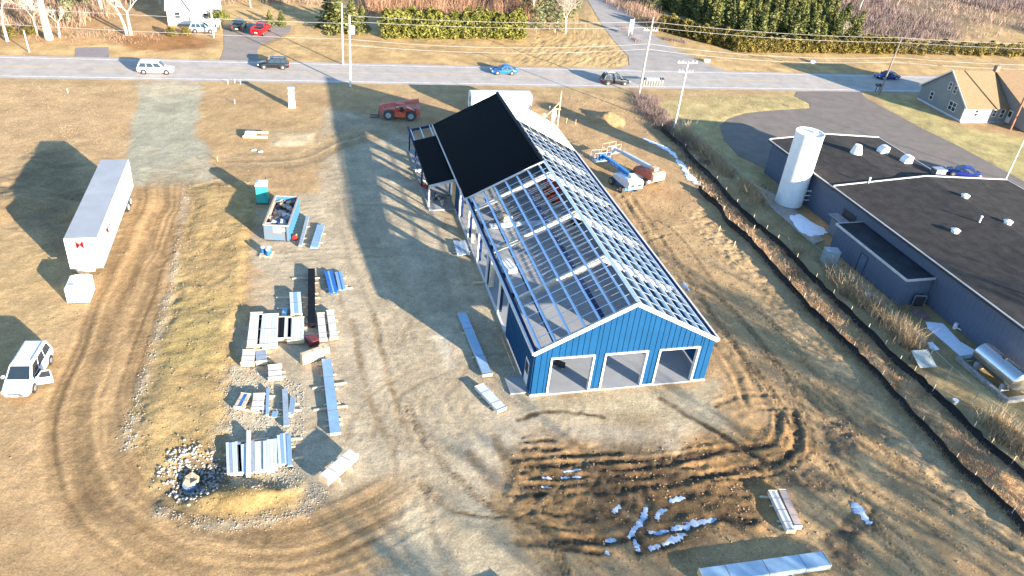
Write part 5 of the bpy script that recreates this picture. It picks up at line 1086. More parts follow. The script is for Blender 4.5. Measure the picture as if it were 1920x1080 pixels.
stack('crate', 'long narrow timber crate, wrapped in white, at the row end by the grass', 'crate', (481, 586), (474, 650), .95, .75, [whb, wrap], 1, 2, straps=3, board=wood)
stack('panel_pack', 'wide pack of white roof panels in the middle of the row', 'panels', (504, 589), (501, 645), 1.55, .75, [whb, whb, skyw], 6, 2, straps=1, board=wood)
stack('panel_pack', 'black and pale blue panel pack with timber ends', 'panels', (534, 594), (532, 633), 1.15, .6, [pale, blk, blk, whb], 4, 2, straps=0, board=wood)
stack('panel_pack', 'crumpled white wrapped panel pack beside the black one', 'panels', (555, 595), (554, 637), 1.3, .6, [wrap, whb, skyw], 5, 2, straps=0, jag=.25, board=wood)
stack('crate', 'slim white crate with cross battens, nearer of the pair', 'crate', (601, 587), (606, 634), .62, .5, [skyw, whb], 1, 2, straps=3, board=wood)
stack('crate', 'slim white crate with cross battens, outer of the pair', 'crate', (619, 582), (626, 631), .62, .5, [skyw, whb], 1, 2, straps=3, board=wood)
stack('timber_crate', 'yellow pine crate lying askew on the gravel', 'crate', (566, 664), (606, 650), .4, .95, [wood], 1, 3, straps=1, board=wood, base=.05, bearers=0)
stack('timber_crate', 'short end block of the askew pine crate', 'crate', (600, 652), (614, 646), .75, .6, [wood], 2, 2, straps=0, base=.05, bearers=0)
stack('steel_plate', 'dark red steel plate standing on the gravel', 'plate', (582, 628), (590, 640), .9, .5, [M('dark_red_steel', (.16, .03, .03), .6)], 1, 1, straps=0, base=.04, bearers=0)
stack('box', 'squat white carton on a bearer beside the grass edge', 'box', (467, 656), (464, 678), .95, .7, [whb], 1, 2, straps=1, board=wood)
stack('box', 'squat white carton with grey top beside the row', 'box', (489, 656), (490, 676), .8, .6, [whb, gls], 1, 2, straps=1, board=wood)
stack('box', 'lone pale carton on the gravel below the row', 'box', (515, 684), (516, 706), 1.0, .6, [skyw, whb], 1, 2, straps=1, board=wood)
stack('open_crate', 'open pine crate holding blue fittings', 'crate', (461, 738), (448, 762), .7, .45, [wood, bluem, wood], 3, 1, straps=1, board=wood)
stack('open_crate', 'white open crate beside the blue fittings crate', 'crate', (486, 738), (482, 764), .8, .5, [whb, wrap, whb], 3, 1, straps=1, board=wood)
stack('beam', 'grey-blue angle bar beside the white open crate', 'steel', (502, 727), (501, 778), .22, .35, [gls, pale], 1, 2, straps=0, bearers=2)
stack('beam', 'grey-blue channel lying alone across two bearers', 'steel', (534, 728), (537, 798), .4, .3, [gls], 1, 2, straps=0)
stack('beam', 'short pale angle bars in a small pile', 'steel', (550, 742), (546, 777), .4, .3, [pale, gls], 3, 2, straps=0, jag=.3)
stack('offcut_pile', 'short dark blue offcuts beside the open crates', 'offcuts', (496, 754), (490, 774), .6, .25, [gls, pale, dark], 4, 2, straps=0, jag=.5)
stack('offcut_pile', 'tiny pile of pale offcuts between the bars', 'offcuts', (517, 770), (513, 782), .4, .15, [pale], 2, 1, straps=0)
stack('beam', 'very long pale blue beam resting on four timbers', 'steel', (612, 672), (629, 811), .75, .42, [skyw, pale], 1, 2, straps=2, bearers=4, jag=.01)
stack('panel_rack', 'wide spread of white wall panels laid side by side', 'panels', (437, 826), (440, 888), .95, .5, [skyw, skyw, gls], 5, 2, straps=0, jag=.3)
stack('panel_rack', 'white and grey panels next to the widest spread', 'panels', (458, 826), (461, 888), .95, .5, [whb, gls, skyw], 4, 2, straps=0, jag=.4)
stack('panel_rack', 'white panels with wide grey sheet between them', 'panels', (483, 824), (484, 884), 1.2, .42, [gls, gls, whb], 3, 2, straps=0, jag=.3)
stack('panel_rack', 'white panels at the gravel side of the spread', 'panels', (506, 822), (507, 882), .9, .5, [skyw, whb], 4, 2, straps=0, jag=.3)
stack('beam', 'pale plank sticking out above the panel spread', 'plank', (466, 806), (465, 888), .28, .62, [whb], 1, 1, straps=0)
stack('sheet_stack', 'pale blue lengths tied beside the black strip', 'sheets', (530, 812), (534, 870), .8, .4, [pale, skyw], 4, 2, straps=0, jag=.15)
stack('beam', 'narrow black trim strip at the end of the spread', 'trim', (541, 815), (544, 873), .32, .45, [blk, pale, blk], 1, 2, straps=0)
stack('panel_pack', 'long white panel pack lying diagonally on the gravel', 'panels', (607, 895), (663, 846), .75, .55, [whb, skyw], 1, 3, straps=2, board=paperm, base=.38)
stack('panel_pack', 'very long pale blue panel pack on the yard beside the building', 'panels', (866, 586), (914, 701), .75, .4, [pale, skyw], 1, 3, straps=2, board=wood, jag=.01)
stack('panel_pack', 'white panel pack with two straps near the building corner', 'panels', (899, 722), (941, 766), .8, .45, [skyw, whb], 1, 3, straps=2, board=wood, jag=.02)
stack('plank', 'single pine plank at the foot of the building wall', 'plank', (886, 529), (908, 528), .25, .12, [wood], 1, 1, straps=0, base=.02, bearers=0)
stack('crate', 'open crate of pale flashings on the muddy lower field', 'crate', (1449, 920), (1484, 993), .6, .55, [whb, gls, whb], 3, 1, straps=3, board=wood, bearers=2)
stack('crate', 'closed brown-topped crate beside the open flashing crate', 'crate', (1467, 918), (1497, 985), .5, .6, [M('dull_pink_board', (.46, .35, .3), .7)], 1, 2, straps=2, board=wood, bearers=2)
stack('panel_pack', 'long glossy pale blue panel pack on the lower field', 'panels', (1318, 1079), (1550, 1046), 1.05, .75, [pale, skyw], 1, 3, straps=3, board=wood, jag=.01)
stack('panel_pack', 'white panel pack on the ground below the loop track', 'panels', (575, 1155), (690, 1150), 1.1, .9, [skyw, whb], 1, 3, straps=2, board=wood)
stack('panel_pack', 'white panel pack on the ground toward the mud', 'panels', (895, 1160), (995, 1125), 1.0, .95, [skyw, whb], 1, 3, straps=2, board=wood)
for a, b in (((548, 523), (600, 522)), ((518, 559), (600, 559)), ((520, 580), (575, 578)), ((566, 605), (632, 601)), ((566, 630), (590, 627)), ((594, 686), (624, 684)), ((586, 729), (650, 718)), ((588, 770), (652, 762)), ((608, 801), (642, 795)), ((456, 770), (566, 770)), ((470, 745), (516, 744)), ((515, 826), (567, 823)), ((513, 866), (569, 858)), ((449, 683), (510, 679)), ((428, 833), (505, 823)), ((640, 541), (662, 541)), ((1424, 933), (1450, 934)), ((1460, 989), (1480, 987)), ((565, 458), (600, 462))): bearer(a, b)
# small pallet with drums
pp = G(500, 478); t_ = T('pallet', 'timber pallet carrying blue drums near the dumpster', 'pallet', pp, .1)
for y in (-.5, -.25, 0, .25, .5): MB().box(-.6, .6, y-.05, y+.05, .1, .13).build('slat', wood, t_)
for x in (-.5, 0, .5): MB().box(x-.05, x+.05, -.55, .55, 0, .099).build('runner', wood, t_)
for k, (x, y) in enumerate(((-.35, .1), (.2, .25), (.25, -.25))):
    d_ = T('drum', 'blue drum standing on the pallet near the dumpster', 'drum', (pp.x+x, pp.y+y, .13), 0, 'blue drums on the pallet'); MB().tube((0, 0, 0), (0, 0, .6), .2, n=14).build('shell', bluem, d_, True); MB().tube((0, 0, .601), (0, 0, .63), .21, n=14).build('lid', white, d_, True)
# monument sign
sp_ = G(546, 203); sg = T('sign_pillar', 'white and grey upright pillar sign on the verge', 'sign', sp_+Vector((0, .4, 0)), .29)
MB().box(-.45, .45, -.3, .3, 0, .9).build('plinth', white, sg); MB().box(-.38, .38, -.25, .25, .9, 1.9).build('panel', M('sign_grey', (.28, .29, .31), .5), sg); MB().box(-.45, .45, -.3, .3, 1.901, 2.0).build('band', white, sg); MB().box(-.38, .38, -.25, .25, 2.001, 2.7).build('panel', M('sign_grey', (.28, .29, .31), .5), sg); MB().box(-.45, .45, -.3, .3, 2.701, 2.85).build('cap', glv2, sg)
# formwork
fp = G(471, 256); fw_ = T('formwork_box', 'white board formwork with pine rails on the dirt', 'formwork', fp, .25)
MB().box(-.7, .5, -.6, .6, .1, .5).build('board', white, fw_)
for y in (-.72, .72): MB().box(-.9, 2.0, y-.06, y+.06, .1, .4).build('rail', wood, fw_)
MB().box(.52, .6, -.65, .65, .0, .45).build('end', wood, fw_)
for px in ((472, 282), (484, 285)): 
    p = G(*px); o = MB().beam((0, 0, .05), (.5, .2, .08), .3, .08).build('board', white); o.location = p; tag(o, 'loose white board scrap beside the formwork', 'board', 'board scraps')
# temporary service pole behind the building
up = G(1045, 236); us = T('service_pole', 'braced timber pole with electric boxes behind the building', 'utility pole', up)
MB().tube((0, 0, 0), (-.05, .0, 5.0), .1, .07, 8).build('pole', wood, us); MB().beam((-2.6, 0, 0), (-.1, 0, 3.4), .1, .12).build('brace', wood, us); MB().beam((-1.4, .4, 0), (-1.35, .4, 2.6), .1, .1).build('stud', wood, us)
MB().box(-.95, -.35, -.15, .1, 1.2, 2.3).build('meter_box', white, us); MB().box(-.9, -.45, -.2, .05, .6, 1.1).build('breaker_box', white, us); MB().box(-.72, -.6, -.24, -.201, .85, 1.0).build('label_plate', red, us); MB().box(-2.2, -1.8, -.1, .1, 1.2, 1.6).build('junction_box', M('cream_box', (.65, .5, .35), .6), us)
MB().box(-.9, .2, -.05, .05, 2.35, 2.5).build('crossbar', wood, us)
for px, lb in (((1079, 234), 'small timber stake in the dirt behind the building'), ((1062, 231), 'short pine batten lying behind the building')):
    p = G(*px); o = MB().beam((0, 0, 0), (0, 0, .8), .06, .06).build('stake', wood); o.location = p; tag(o, lb, 'stake')
# survey stakes, litter
for px in ((127, 174), (427, 157), (440, 155), (451, 157), (440, 194), (1290, 322), (1412, 433), (408, 302), (1348, 432), (1376, 462)):
    p = GZ(*px); o = MB().beam((0, 0, 0), (.03, .02, .6), .07, .05).build('marker_stake', white if px[1] < 200 else wood); o.location = p; tag(o, 'short marker stake in the ground', 'stake', 'marker stakes')
# stones, clods and gravel
stone = M('stone', (.38, .33, .27), .9, 0, .25, 2); pstone = M('pale_stone', (.40, .36, .31), .9, 0, .2, 2); clod = M('earth_clod', (.32, .22, .13), .95, 0, .2, 3)
_oct = np.array([(1, 0, 0), (0, 1, 0), (-1, 0, 0), (0, -1, 0), (0, 0, 1), (0, 0, -1), (.6, .6, .55), (-.6, .6, .5), (-.6, -.6, .55), (.6, -.6, .5)])
_of = np.array([(0, 6, 9), (0, 1, 6), (1, 7, 6), (1, 2, 7), (2, 8, 7), (2, 3, 8), (3, 9, 8), (3, 0, 9), (6, 7, 4), (7, 8, 4), (8, 9, 4), (9, 6, 4), (1, 0, 5), (2, 1, 5), (3, 2, 5), (0, 3, 5)])
def rocks(name, pts, sizes, mat, label, flatk=.6):
    n = len(pts); V = np.repeat(_oct[None], n, 0)*(1+RNG.uniform(-.3, .3, (n, 10, 1)))
    a = RNG.uniform(0, 6.28, n); c, s = np.cos(a), np.sin(a); X = V[..., 0]*c[:, None]-V[..., 1]*s[:, None]; Y = V[..., 0]*s[:, None]+V[..., 1]*c[:, None]
    V = np.stack([X, Y, V[..., 2]*flatk], -1)*np.array(sizes)[:, None, None]+np.array(pts)[:, None, :]
    F_ = (_of[None]+(np.arange(n)*10)[:, None, None]).reshape(-1, 3)
    o = npmesh(name, V.reshape(-1, 3), F_, mat); o['kind'] = 'stuff'; o['label'] = label; return o
def scatter_line(px, n, spread_, s0, s1):
    pts = smooth_line(px); P = []; S_ = []
    for _ in range(n):
        i = random.randrange(len(pts)-1); t_ = random.random(); x = pts[i][0]*(1-t_)+pts[i+1][0]*t_+random.gauss(0, spread_); y = pts[i][1]*(1-t_)+pts[i+1][1]*t_+random.gauss(0, spread_)
        s = random.uniform(s0, s1)*random.random()**.5; P.append((x, y, HZ(x, y)+s*.2)); S_.append(s)
    return P, S_
def scatter_poly(px, n, s0, s1, pw=1.):
    q = [(p.x, p.y) for p in GP(px)]; xs = [p[0] for p in q]; ys = [p[1] for p in q]; P = []; S_ = []
    X = RNG.uniform(min(xs), max(xs), n*4); Y = RNG.uniform(min(ys), max(ys), n*4); k = inside(q, X, Y)
    for x, y in list(zip(X[k], Y[k]))[:n]:
        s = s0+(s1-s0)*random.random()**3*pw; P.append((x, y, HZ(x, y)+s*.2)); S_.append(s)
    return P, S_
P, S_ = [], []
for _ in range(430):
    a = random.random()*6.28; r = 2.35*math.sqrt(random.random())
    x, y = RIP.x-.1+r*math.cos(a)*.85-.25*r*math.sin(a)+random.gauss(0, .25), RIP.y+.25+r*math.sin(a)*.95+random.gauss(0, .25); s = random.uniform(.05, .13); P.append((x, y, HZ(x, y)+s*.35)); S_.append(s)
rocks('riprap', P, S_, pstone, 'pile of pale riprap stones lining the small pit', .8)
mb = MB(); mb.tube((0, 0, 0), (0, 0, .7), .45, n=20); bs = T('catch_basin', 'round catch basin wrapped in tan filter cloth amid the riprap', 'drain', (RIP.x+.1, RIP.y-.5, HZ(RIP.x, RIP.y)-.1)); mb.build('riser', pale, bs, True)
MB().loft([[(.55*math.cos(k*.785)*1.0, .55*math.sin(k*.785)+.25, .7+.05*(k % 2)) for k in range(8)], [(.42*math.cos(k*.785+.2), .4*math.sin(k*.785)+.3, .85+.1*(k % 3)) for k in range(8)], [(.1*math.cos(k*.785), .1*math.sin(k*.785)+.3, .8) for k in range(8)]]).build('filter_cloth', M('burlap', (.4, .3, .19), .9, 0, .2, 5), bs)
A1 = scatter_poly([(430, 690), (480, 690), (570, 720), (570, 900), (480, 930), (425, 880)], 3500, .015, .07); A2 = scatter_line([(352, 350), (330, 480), (300, 620), (255, 760), (240, 840)], 900, .3, .02, .08); A3 = scatter_line([(300, 960), (420, 985), (560, 960), (600, 920)], 700, .35, .02, .07); A4 = scatter_line([(430, 700), (415, 800), (410, 860), (450, 905), (560, 912)], 900, .35, .02, .07)
rocks('gravel', A1[0]+A2[0]+A3[0]+A4[0], A1[1]+A2[1]+A3[1]+A4[1], stone, 'loose grey gravel round the stacks and the track edge')
B1 = scatter_poly([(0, 160), (600, 190), (600, 330), (470, 340), (300, 640), (100, 900), (-20, 900)], 1500, .015, .08); B2 = scatter_poly([(1080, 260), (1300, 350), (1700, 760), (1900, 1075), (1100, 1075), (1500, 830), (1350, 640)], 5000, .015, .09); B3 = scatter_poly(MUD, 1500, .015, .08); B4 = scatter_poly([(600, 240), (760, 250), (960, 700), (900, 1060), (300, 1070), (600, 960)], 1500, .012, .05); B5 = scatter_poly([(1040, 175), (1200, 190), (1260, 260), (1060, 230)], 700, .02, .12); B6 = scatter_poly(ISL, 1500, .02, .09)
rocks('clods', B2[0]+B3[0]+B5[0]+B6[0]+B1[0], B2[1]+B3[1]+B5[1]+B6[1]+B1[1], clod, 'loose clods of earth on the churned ground'); rocks('pebbles', B4[0]+B1[0][:500], B4[1]+[x*.7 for x in B1[1][:500]], pstone, 'pale pebbles on the yard')
# ------------------------------------------------------------------ poles and wires
pole_m = M('weathered_pole', (.50, .42, .34), .9, 0, .15, 1.5); palepole = M('pale_pole', (.72, .66, .58), .8, 0, .08, 1.5); brownp = M('brown_pole', (.26, .13, .08), .9, 0, .2, 1.5); ins = M('insulator', (.72, .72, .72), .4)
def pole(label, px, h, mat=pole_m, r=.16, arms=(), lean=(0, 0), rz=0, name='utility_pole', cat='utility pole', trans=False):
    p = GZ(*px); t_ = T(name, label, cat, p, rz)
    MB().tube((0, 0, 0), (lean[0], lean[1], h), r, r*.7, 10).build('pole', mat, t_, True)
    for z, L_, th in arms:
        o = MB().beam((-L_/2+lean[0]*z/h, .16, z), (L_/2+lean[0]*z/h, .16, z), .1, .13).build('crossarm', palepole, t_)
        for x in (-.45, -.25, .25, .45): MB().tube((x*L_+lean[0]*z/h, .16, z+.07), (x*L_+lean[0]*z/h, .16, z+.3), .05, n=6).build('insulator', ins, t_)
    if trans: MB().tube((.45, 0, h-2.6), (.45, 0, h-1.5), .28, n=14).build('transformer', white, t_, True); MB().box(.1, .4, -.05, .05, h-2.2, h-1.9).build('bracket', dark, t_)
    return p+Vector((lean[0], lean[1], h))
tA = pole('tall roadside pole with a white crossarm behind the mailboxes', (1198, 178), 12.1, arms=((10.1, 2.2, .1),), rz=RA)
tB = pole('leaning dark pole by the hall driveway mouth', (1648, 178), 10.1, M('dark_pole', (.2, .17, .14), .9, 0, .2, 1.5), lean=(.5, 0), rz=RA)
tC = pole('roadside pole carrying a white transformer', (657, 162), 10.3, palepole, trans=True, rz=RA)
tD = pole('slim pale pole on the houses side of the road', (643, 121), 9.4, palepole, .13)
tE = pole('pale pole with two crossarms at the head of the wire fence', (1264, 240), 9.7, palepole, .13, arms=((9.5, 3.0, .1), (8.2, 2.2, .1)), rz=RA)
tF = pole('slim pole standing before the white house', (401, 71), 9.0, palepole, .12)
tG = pole('brown timber pole in front of the grey house', (1894, 243), 10.5, brownp, .2)
lp = G(1885, 338); t_ = T('lamp_post', 'slim white lamp post at the far edge of the asphalt yard', 'lamp post', lp); MB().tube((0, 0, 0), (0, 0, 8), .08, .05, 8).build('post', white, t_); MB().beam((0, 0, 8), (.9, .2, 8.1), .06, .06).build('arm', white, t_); MB().box(.7, 1.3, .05, .35, 8.05, 8.2).build('lamp_head', glv2, t_)
p = G(55, 98); t_ = T('guy_post', 'short wooden post at the road edge near the big trees', 'post', p); MB().tube((0, 0, 0), (-.1, 0, 3.2), .09, .07, 8).build('post', palepole, t_); MB().tube((0, 0, 0), (0, 0, .25), .14, n=8).build('foot', conc, t_)
wirem = M('overhead_wire', (.55, .52, .5), .5, .3)
def wire_(a, b, sag, r=.02, label='overhead wire strung along the road', n=14):
    m_ = MB(); P = [a.lerp(b, k/n)-Vector((0, 0, sag*4*(k/n)*(1-k/n))) for k in range(n+1)]
    for p_, q_ in zip(P[:-1], P[1:]): m_.tube(p_, q_, r, n=4, cap=False)
    o = m_.build('overhead_wire', wirem); tag(o, label, 'wire', 'overhead wires'); return o
dn = lambda v, z: Vector((v.x, v.y, v.z-z))
RT = Vector((118, 156, 10.5)); LT = Vector((-120, 96, 10))
for d1, sg in ((.1, .5), (.9, .5), (3.4, .9), (4.2, .9)):
    wire_(dn(tC, d1), dn(tA, d1+.6), sg); wire_(dn(tA, d1+.6), dn(tB, d1), sg); wire_(dn(tB, d1), dn(RT, d1), sg)
for d1 in (1.2, 3.4): wire_(dn(LT, d1), dn(tC, d1), .8)
wire_(tF, tD, .5, .018, 'overhead wire between the slim house poles'); wire_(dn(tF, .3), Vector((-140, 120, 9)), .7, .018, 'overhead wire running left from the house pole'); wire_(dn(tB, 1), dn(tG, .6), .4, .018, 'overhead wire to the grey house pole')
# mailboxes, signs
mbx = M('mailbox_dark', (.05, .05, .055), .5)
for k in range(8):
    p = G(1207+k*4.9, 160.5); dk = k in (0, 6, 7)
    t_ = T('mailbox', 'dark mailbox in the row beside the tall pole' if dk else 'white mailbox in the row beside the tall pole', 'mailbox', p, RA, 'row of roadside mailboxes')
    m_ = MB(); m_.loft([[(-.13, y, 1.0), (.13, y, 1.0), (.13, y, 1.18), (.08, y, 1.27), (-.08, y, 1.27), (-.13, y, 1.18)] for y in (-.3, .3)]); m_.build('box', mbx if dk else white, t_); MB().box(-.04, .04, -.04, .04, 0, .999).build('post', wood, t_)
for k in range(2):
    p = G(1641+k*6, 172); t_ = T('mailbox', 'black mailbox on a post by the leaning dark pole', 'mailbox', p, RA, 'mailboxes by the leaning pole'); m_ = MB(); m_.loft([[(-.2, y, 1.05), (.2, y, 1.05), (.2, y, 1.3), (.12, y, 1.42), (-.12, y, 1.42), (-.2, y, 1.3)] for y in (-.35, .35)]); m_.build('box', mbx, t_); MB().box(-.05, .05, -.05, .05, 0, 1.049).build('post', mbx, t_)
p = G(1181, 66); t_ = T('road_sign', 'tall framed signboard on the island of the side road', 'sign', p, .9); MB().box(-.55, .55, -.04, .04, .7, 3.0).build('panel', M('sign_pale', (.52, .52, .52), .6, 0, .3, 3), t_)
for x in (-.62, .62): MB().box(x-.06, x+.06, -.06, .06, 0, 3.2).build('post', palepole, t_)
for px, lb in (((1325, 116), 'small white barrier by the side road corner'), ((1524, 118), 'small pale box on the far verge')):
    p = G(*px); t_ = T('road_box', lb, 'box', p, .3); MB().box(-.6, .6, -.2, .2, .1, .5).build('body', white, t_, False, .03); MB().box(-.5, .5, -.25, .25, 0, .099).build('foot', glv2, t_)
# ------------------------------------------------------------------ vegetation
def leafcloud(n, shape, size, seed, droop=0.):
    r = np.random.RandomState(seed); P = shape(r, n); a = r.uniform(0, 6.28, n); tilt = r.uniform(-.9, .9, n)
    s = size*r.uniform(.5, 1.3, n)
    u = np.stack([np.cos(a), np.sin(a), tilt*.5-droop], -1); v = np.stack([-np.sin(a)*.6, np.cos(a)*.6, r.uniform(-.8, .8, n)], -1)
    A = P-u*s[:, None]*.5; B_ = P+u*s[:, None]*.5; Cc = P+v*s[:, None]*.55; D_ = P-v*s[:, None]*.35
    V = np.stack([A, D_, B_, Cc], 1).reshape(-1, 3); F_ = np.arange(n*4).reshape(-1, 4); return V, F_
def cone_shape(h, r0, z0=.1, pw=.8):
    def f(r, n):
        z = r.uniform(0, 1, n)**1.25; rad = r0*(1-z)**pw*(.72+.28*np.sin(z*40+r.uniform(0, 6.28, n)*.4)); q = r.uniform(.55, 1., n)**.5; a = r.uniform(0, 6.28, n); lump = 1+.22*np.sin(a*3+z*9)+.12*np.sin(a*7-z*17)
        return np.stack([rad*q*lump*np.cos(a), rad*q*lump*np.sin(a), z0+z*(h-z0)], -1)
    return f
def column_shape(h, r0, z0=.1):
    def f(r, n):
        z = r.uniform(0, 1, n); rad = r0*np.minimum(1, .75+z*1.2)*np.clip((1-z)*3.2, .12, 1)**.7; q = r.uniform(.5, 1., n)**.5; a = r.uniform(0, 6.28, n); lump = 1+.18*np.sin(a*3+z*7)+.14*np.sin(a*5-z*13)
        return np.stack([rad*q*lump*np.cos(a), rad*q*lump*np.sin(a), z0+z*(h-z0)], -1)
    return f
def leafm(name, lo, hi):
    m = bpy.data.materials.new(name); m.use_nodes = True; t = m.node_tree; b = t.nodes['Principled BSDF']; b.inputs['Roughness'].default_value = .8; b.inputs['Specular IOR Level'].default_value = .15
    g_ = t.nodes.new('ShaderNodeNewGeometry'); n = t.nodes.new('ShaderNodeTexNoise'); n.inputs['Scale'].default_value = 1.1; n.inputs['Detail'].default_value = 5; t.links.new(g_.outputs['Position'], n.inputs['Vector'])
    r = t.nodes.new('ShaderNodeValToRGB'); r.color_ramp.elements[0].position = .36; r.color_ramp.elements[1].position = .64; r.color_ramp.elements[0].color = (*lo, 1); r.color_ramp.elements[1].color = (*hi, 1)
    t.links.new(n.outputs['Fac'], r.inputs['Fac']); t.links.new(r.outputs['Color'], b.inputs['Base Color']); _mats[name] = m; return m
lf_hedge = leafm('hedge_leaf', (.085, .10, .02), (.30, .27, .06)); lf_trim = leafm('trimmed_leaf', (.10, .085, .02), (.30, .23, .06)); lf_fir = leafm('fir_needles', (.06, .085, .028), (.29, .27, .085)); lf_pine = leafm('pine_needles', (.09, .11, .05), (.26, .25, .11)); lf_shrub = leafm('shrub_leaf', (.08, .10, .02), (.24, .22, .06))
bark = M('grey_bark', (.50, .42, .34), .9, 0, .2, 1.5, .3, 8); barkd = M('brown_bark', (.28, .2, .15), .9, 0, .2, 2)
def protos(nm, cnt, shape, n, size, leaf, seed, th, tr):
    out = []
    for k in range(cnt):
        V, F_ = leafcloud(n, shape, size, seed+k); f_ = npmesh(nm, V, F_, leaf); t2 = MB().tube((0, 0, 0), (0, 0, th), tr, tr*.4, 6).build('trunk', barkd); out.append((f_, t2))
    return out
_used = set()
def plant(pr, name, label, cat, p, sc, group):
    t_ = T(name, label, cat, p, random.uniform(0, 6.28), group); t_.scale = sc
    for o in pr:
        if o.name in _used: kid(o, t_)
        else: _used.add(o.name); o.parent = t_
    return t_
def row(pr, name, label, cat, px0, px1, step, sc0, group, rows=1, jit=.25):
    a, b = G(*px0), G(*px1); L_ = (b-a).length; n = int(L_/step); d = (b-a).normalized(); nn = Vector((-d.y, d.x, 0))
    for r in range(rows):
        for k in range(n+1):
            p = a+d*(k*step+(r % 2)*step/2)+nn*(r*1.6)+Vector((random.gauss(0, jit), random.gauss(0, jit), 0)); s = sc0*random.uniform(.82, 1.15); p.z = HZ(p.x, p.y)-.02
            plant(random.choice(pr), name, label, cat, p, (s*random.uniform(.9, 1.1), s*random.uniform(.9, 1.1), s), group)
H1 = protos('foliage', 3, column_shape(4.6, 1.35), 1500, .42, lf_hedge, 100, 3.5, .1)
row(H1, 'arborvitae', 'tall yellow-green arborvitae in the screen behind the verge', 'shrub', (727, 70), (988, 73), 1.75, 1.0, 'arborvitae screen across the road', 2)
H2 = protos('foliage', 3, column_shape(3.0, 1.05), 1100, .34, lf_trim, 120, 2.2, .08)
row(H2, 'hedge_shrub', 'dense shrub of the clipped hedge along the far verge', 'shrub', (1382, 97), (1678, 100), 1.35, 1.0, 'clipped hedge on the far verge', 2, .12)
row(H2, 'hedge_shrub', 'dense shrub of the hedge beside the side road', 'shrub', (1245, 58), (1380, 95), 1.5, 1.05, 'hedge beside the side road', 2, .15)
row(H2, 'hedge_shrub', 'loose olive shrub at the far end of the hedge', 'shrub', (1696, 100), (1925, 106), 2.0, .95, 'loose shrubs past the clipped hedge', 1, .4)
FR = protos('foliage', 4, cone_shape(6.5, 1.9), 1500, .5, lf_fir, 140, 5.5, .12)
q = [(p.x, p.y) for p in GP([(1238, -6), (1480, -12), (1560, 30), (1605, 78), (1490, 84), (1400, 70), (1325, 48), (1243, 20)])]
xs = np.arange(min(a for a, b in q), max(a for a, b in q), 2.7); ys = np.arange(min(b for a, b in q), max(b for a, b in q), 2.9); fir_n = 0
for x in xs:
    for y in ys:
        px_, py_ = x+random.gauss(0, .7), y+random.gauss(0, .7)
        if inside(q, np.array([px_]), np.array([py_]))[0] and fir_n < 240:
            s = random.uniform(.6, .95); fir_n += 1; plant(random.choice(FR), 'spruce_tree', 'young spruce in the dense plantation beyond the hedge', 'tree', (px_, py_, HZ(px_, py_)-.02), (s, s, s*random.uniform(.9, 1.15)), 'spruce plantation beyond the hedge')
for px, s in (((632, 60), 1.05), ((660, 60), .85), ((678, 58), .7), ((622, 50), 1.1)):
    p = GZ(*px); plant(random.choice(FR), 'spruce_tree', 'broad evergreen at the end of the driveway lawn', 'tree', p, (s*1.35, s*1.35, s), 'evergreens at the end of the lawn')
for px in ((506, 48), (528, 48)): plant(random.choice(FR), 'cone_shrub', 'cone-shaped green shrub beside the red pickup', 'shrub', GZ(*px), (.55, .55, .42), 'cone shrubs by the pickups')
for px in ((322, 68), (350, 67)): plant(random.choice(H2), 'round_shrub', 'small olive shrub in front of the white house', 'shrub', GZ(*px), (.7, .7, .5), 'shrubs by the white house')
PN = protos('foliage', 3, cone_shape(9, 2.4, 1.5, .5), 800, .6, lf_pine, 160, 8.5, .16)
for px, s in (((1005, 62), .7), ((1030, 55), .8), ((1045, 66), .6), ((1062, 45), .75), ((1022, 40), .9), ((1075, 30), .8), ((985, 30), .7), ((1210, 12), .75), ((1190, 0), .7), ((1225, 20), .7), ((150, 20), .8), ((128, 45), .55)):
    plant(random.choice(PN), 'pine_tree', 'loose pale pine near the side road' if px[0] > 900 else 'thin pale pine among the bare trees', 'tree', GZ(*px), (s, s, s), 'loose pines by the side road' if px[0] > 900 else 'pines among the bare trees')
p = GZ(414, 55); t_ = T('clipped_pine', 'small flat-topped pine at the corner of the white house', 'tree', p); V, F_ = leafcloud(900, lambda r, n: np.stack([r.normal(0, .75, n), r.normal(0, .75, n), 2.4+r.normal(0, .3, n)], -1), .35, 180); npmesh('crown', V, F_, lf_shrub, t_); MB().tube((0, 0, 0), (0, 0, 2.4), .14, .08, 6).build('trunk', barkd, t_)
for px, s in (((21, 68), .5), ((57, 66), .55)): plant(random.choice(H2), 'round_shrub', 'small bright green shrub at the foot of the big trees', 'shrub', GZ(*px), (.9, .9, .5), 'shrubs under the big trees')
# bare trees
def bare(seed, h, r0, depth=5, spread_=.55, n=6, up=.25):
    rn = random.Random(seed); trunk = MB(); twig = MB()
    def grow(p, d, L_, r, k):
        segs = 3 if k < 3 else 2; m_ = trunk if k == 0 else twig
        for s in range(segs):
            d = (d+Vector((rn.gauss(0, .12), rn.gauss(0, .12), rn.gauss(0, .06)+up*.12))).normalized(); q_ = p+d*(L_/segs); r1 = r*(.86 if s < segs-1 else .75)
            m_.tube(p, q_, r, r1, 8 if k == 0 else 5 if k < 3 else 3, cap=False); p = q_; r = r1
            if k < depth and (s > 0 or k > 0) and k > 0: branch(p, d, L_*.55, r*.5, k+1, 1)
        if k < depth: branch(p, d, L_*.72, r*.78, k+1, rn.choice((2, 3)))
    def branch(p, d, L_, r, k, c):
        for _ in range(c):
            a = rn.uniform(0, 6.28); s = rn.uniform(.5, 1.2)*spread_; x = d.orthogonal().normalized(); y = d.cross(x); nd = (d+(x*math.cos(a)+y*math.sin(a))*s*1.4+Vector((0, 0, up))).normalized()
            grow(p, nd, L_*rn.uniform(.7, 1.1), max(r, .03), k)
    grow(Vector((0, 0, -.1)), Vector((0, 0, 1)), h*.34, r0, 0)
    return trunk, twig
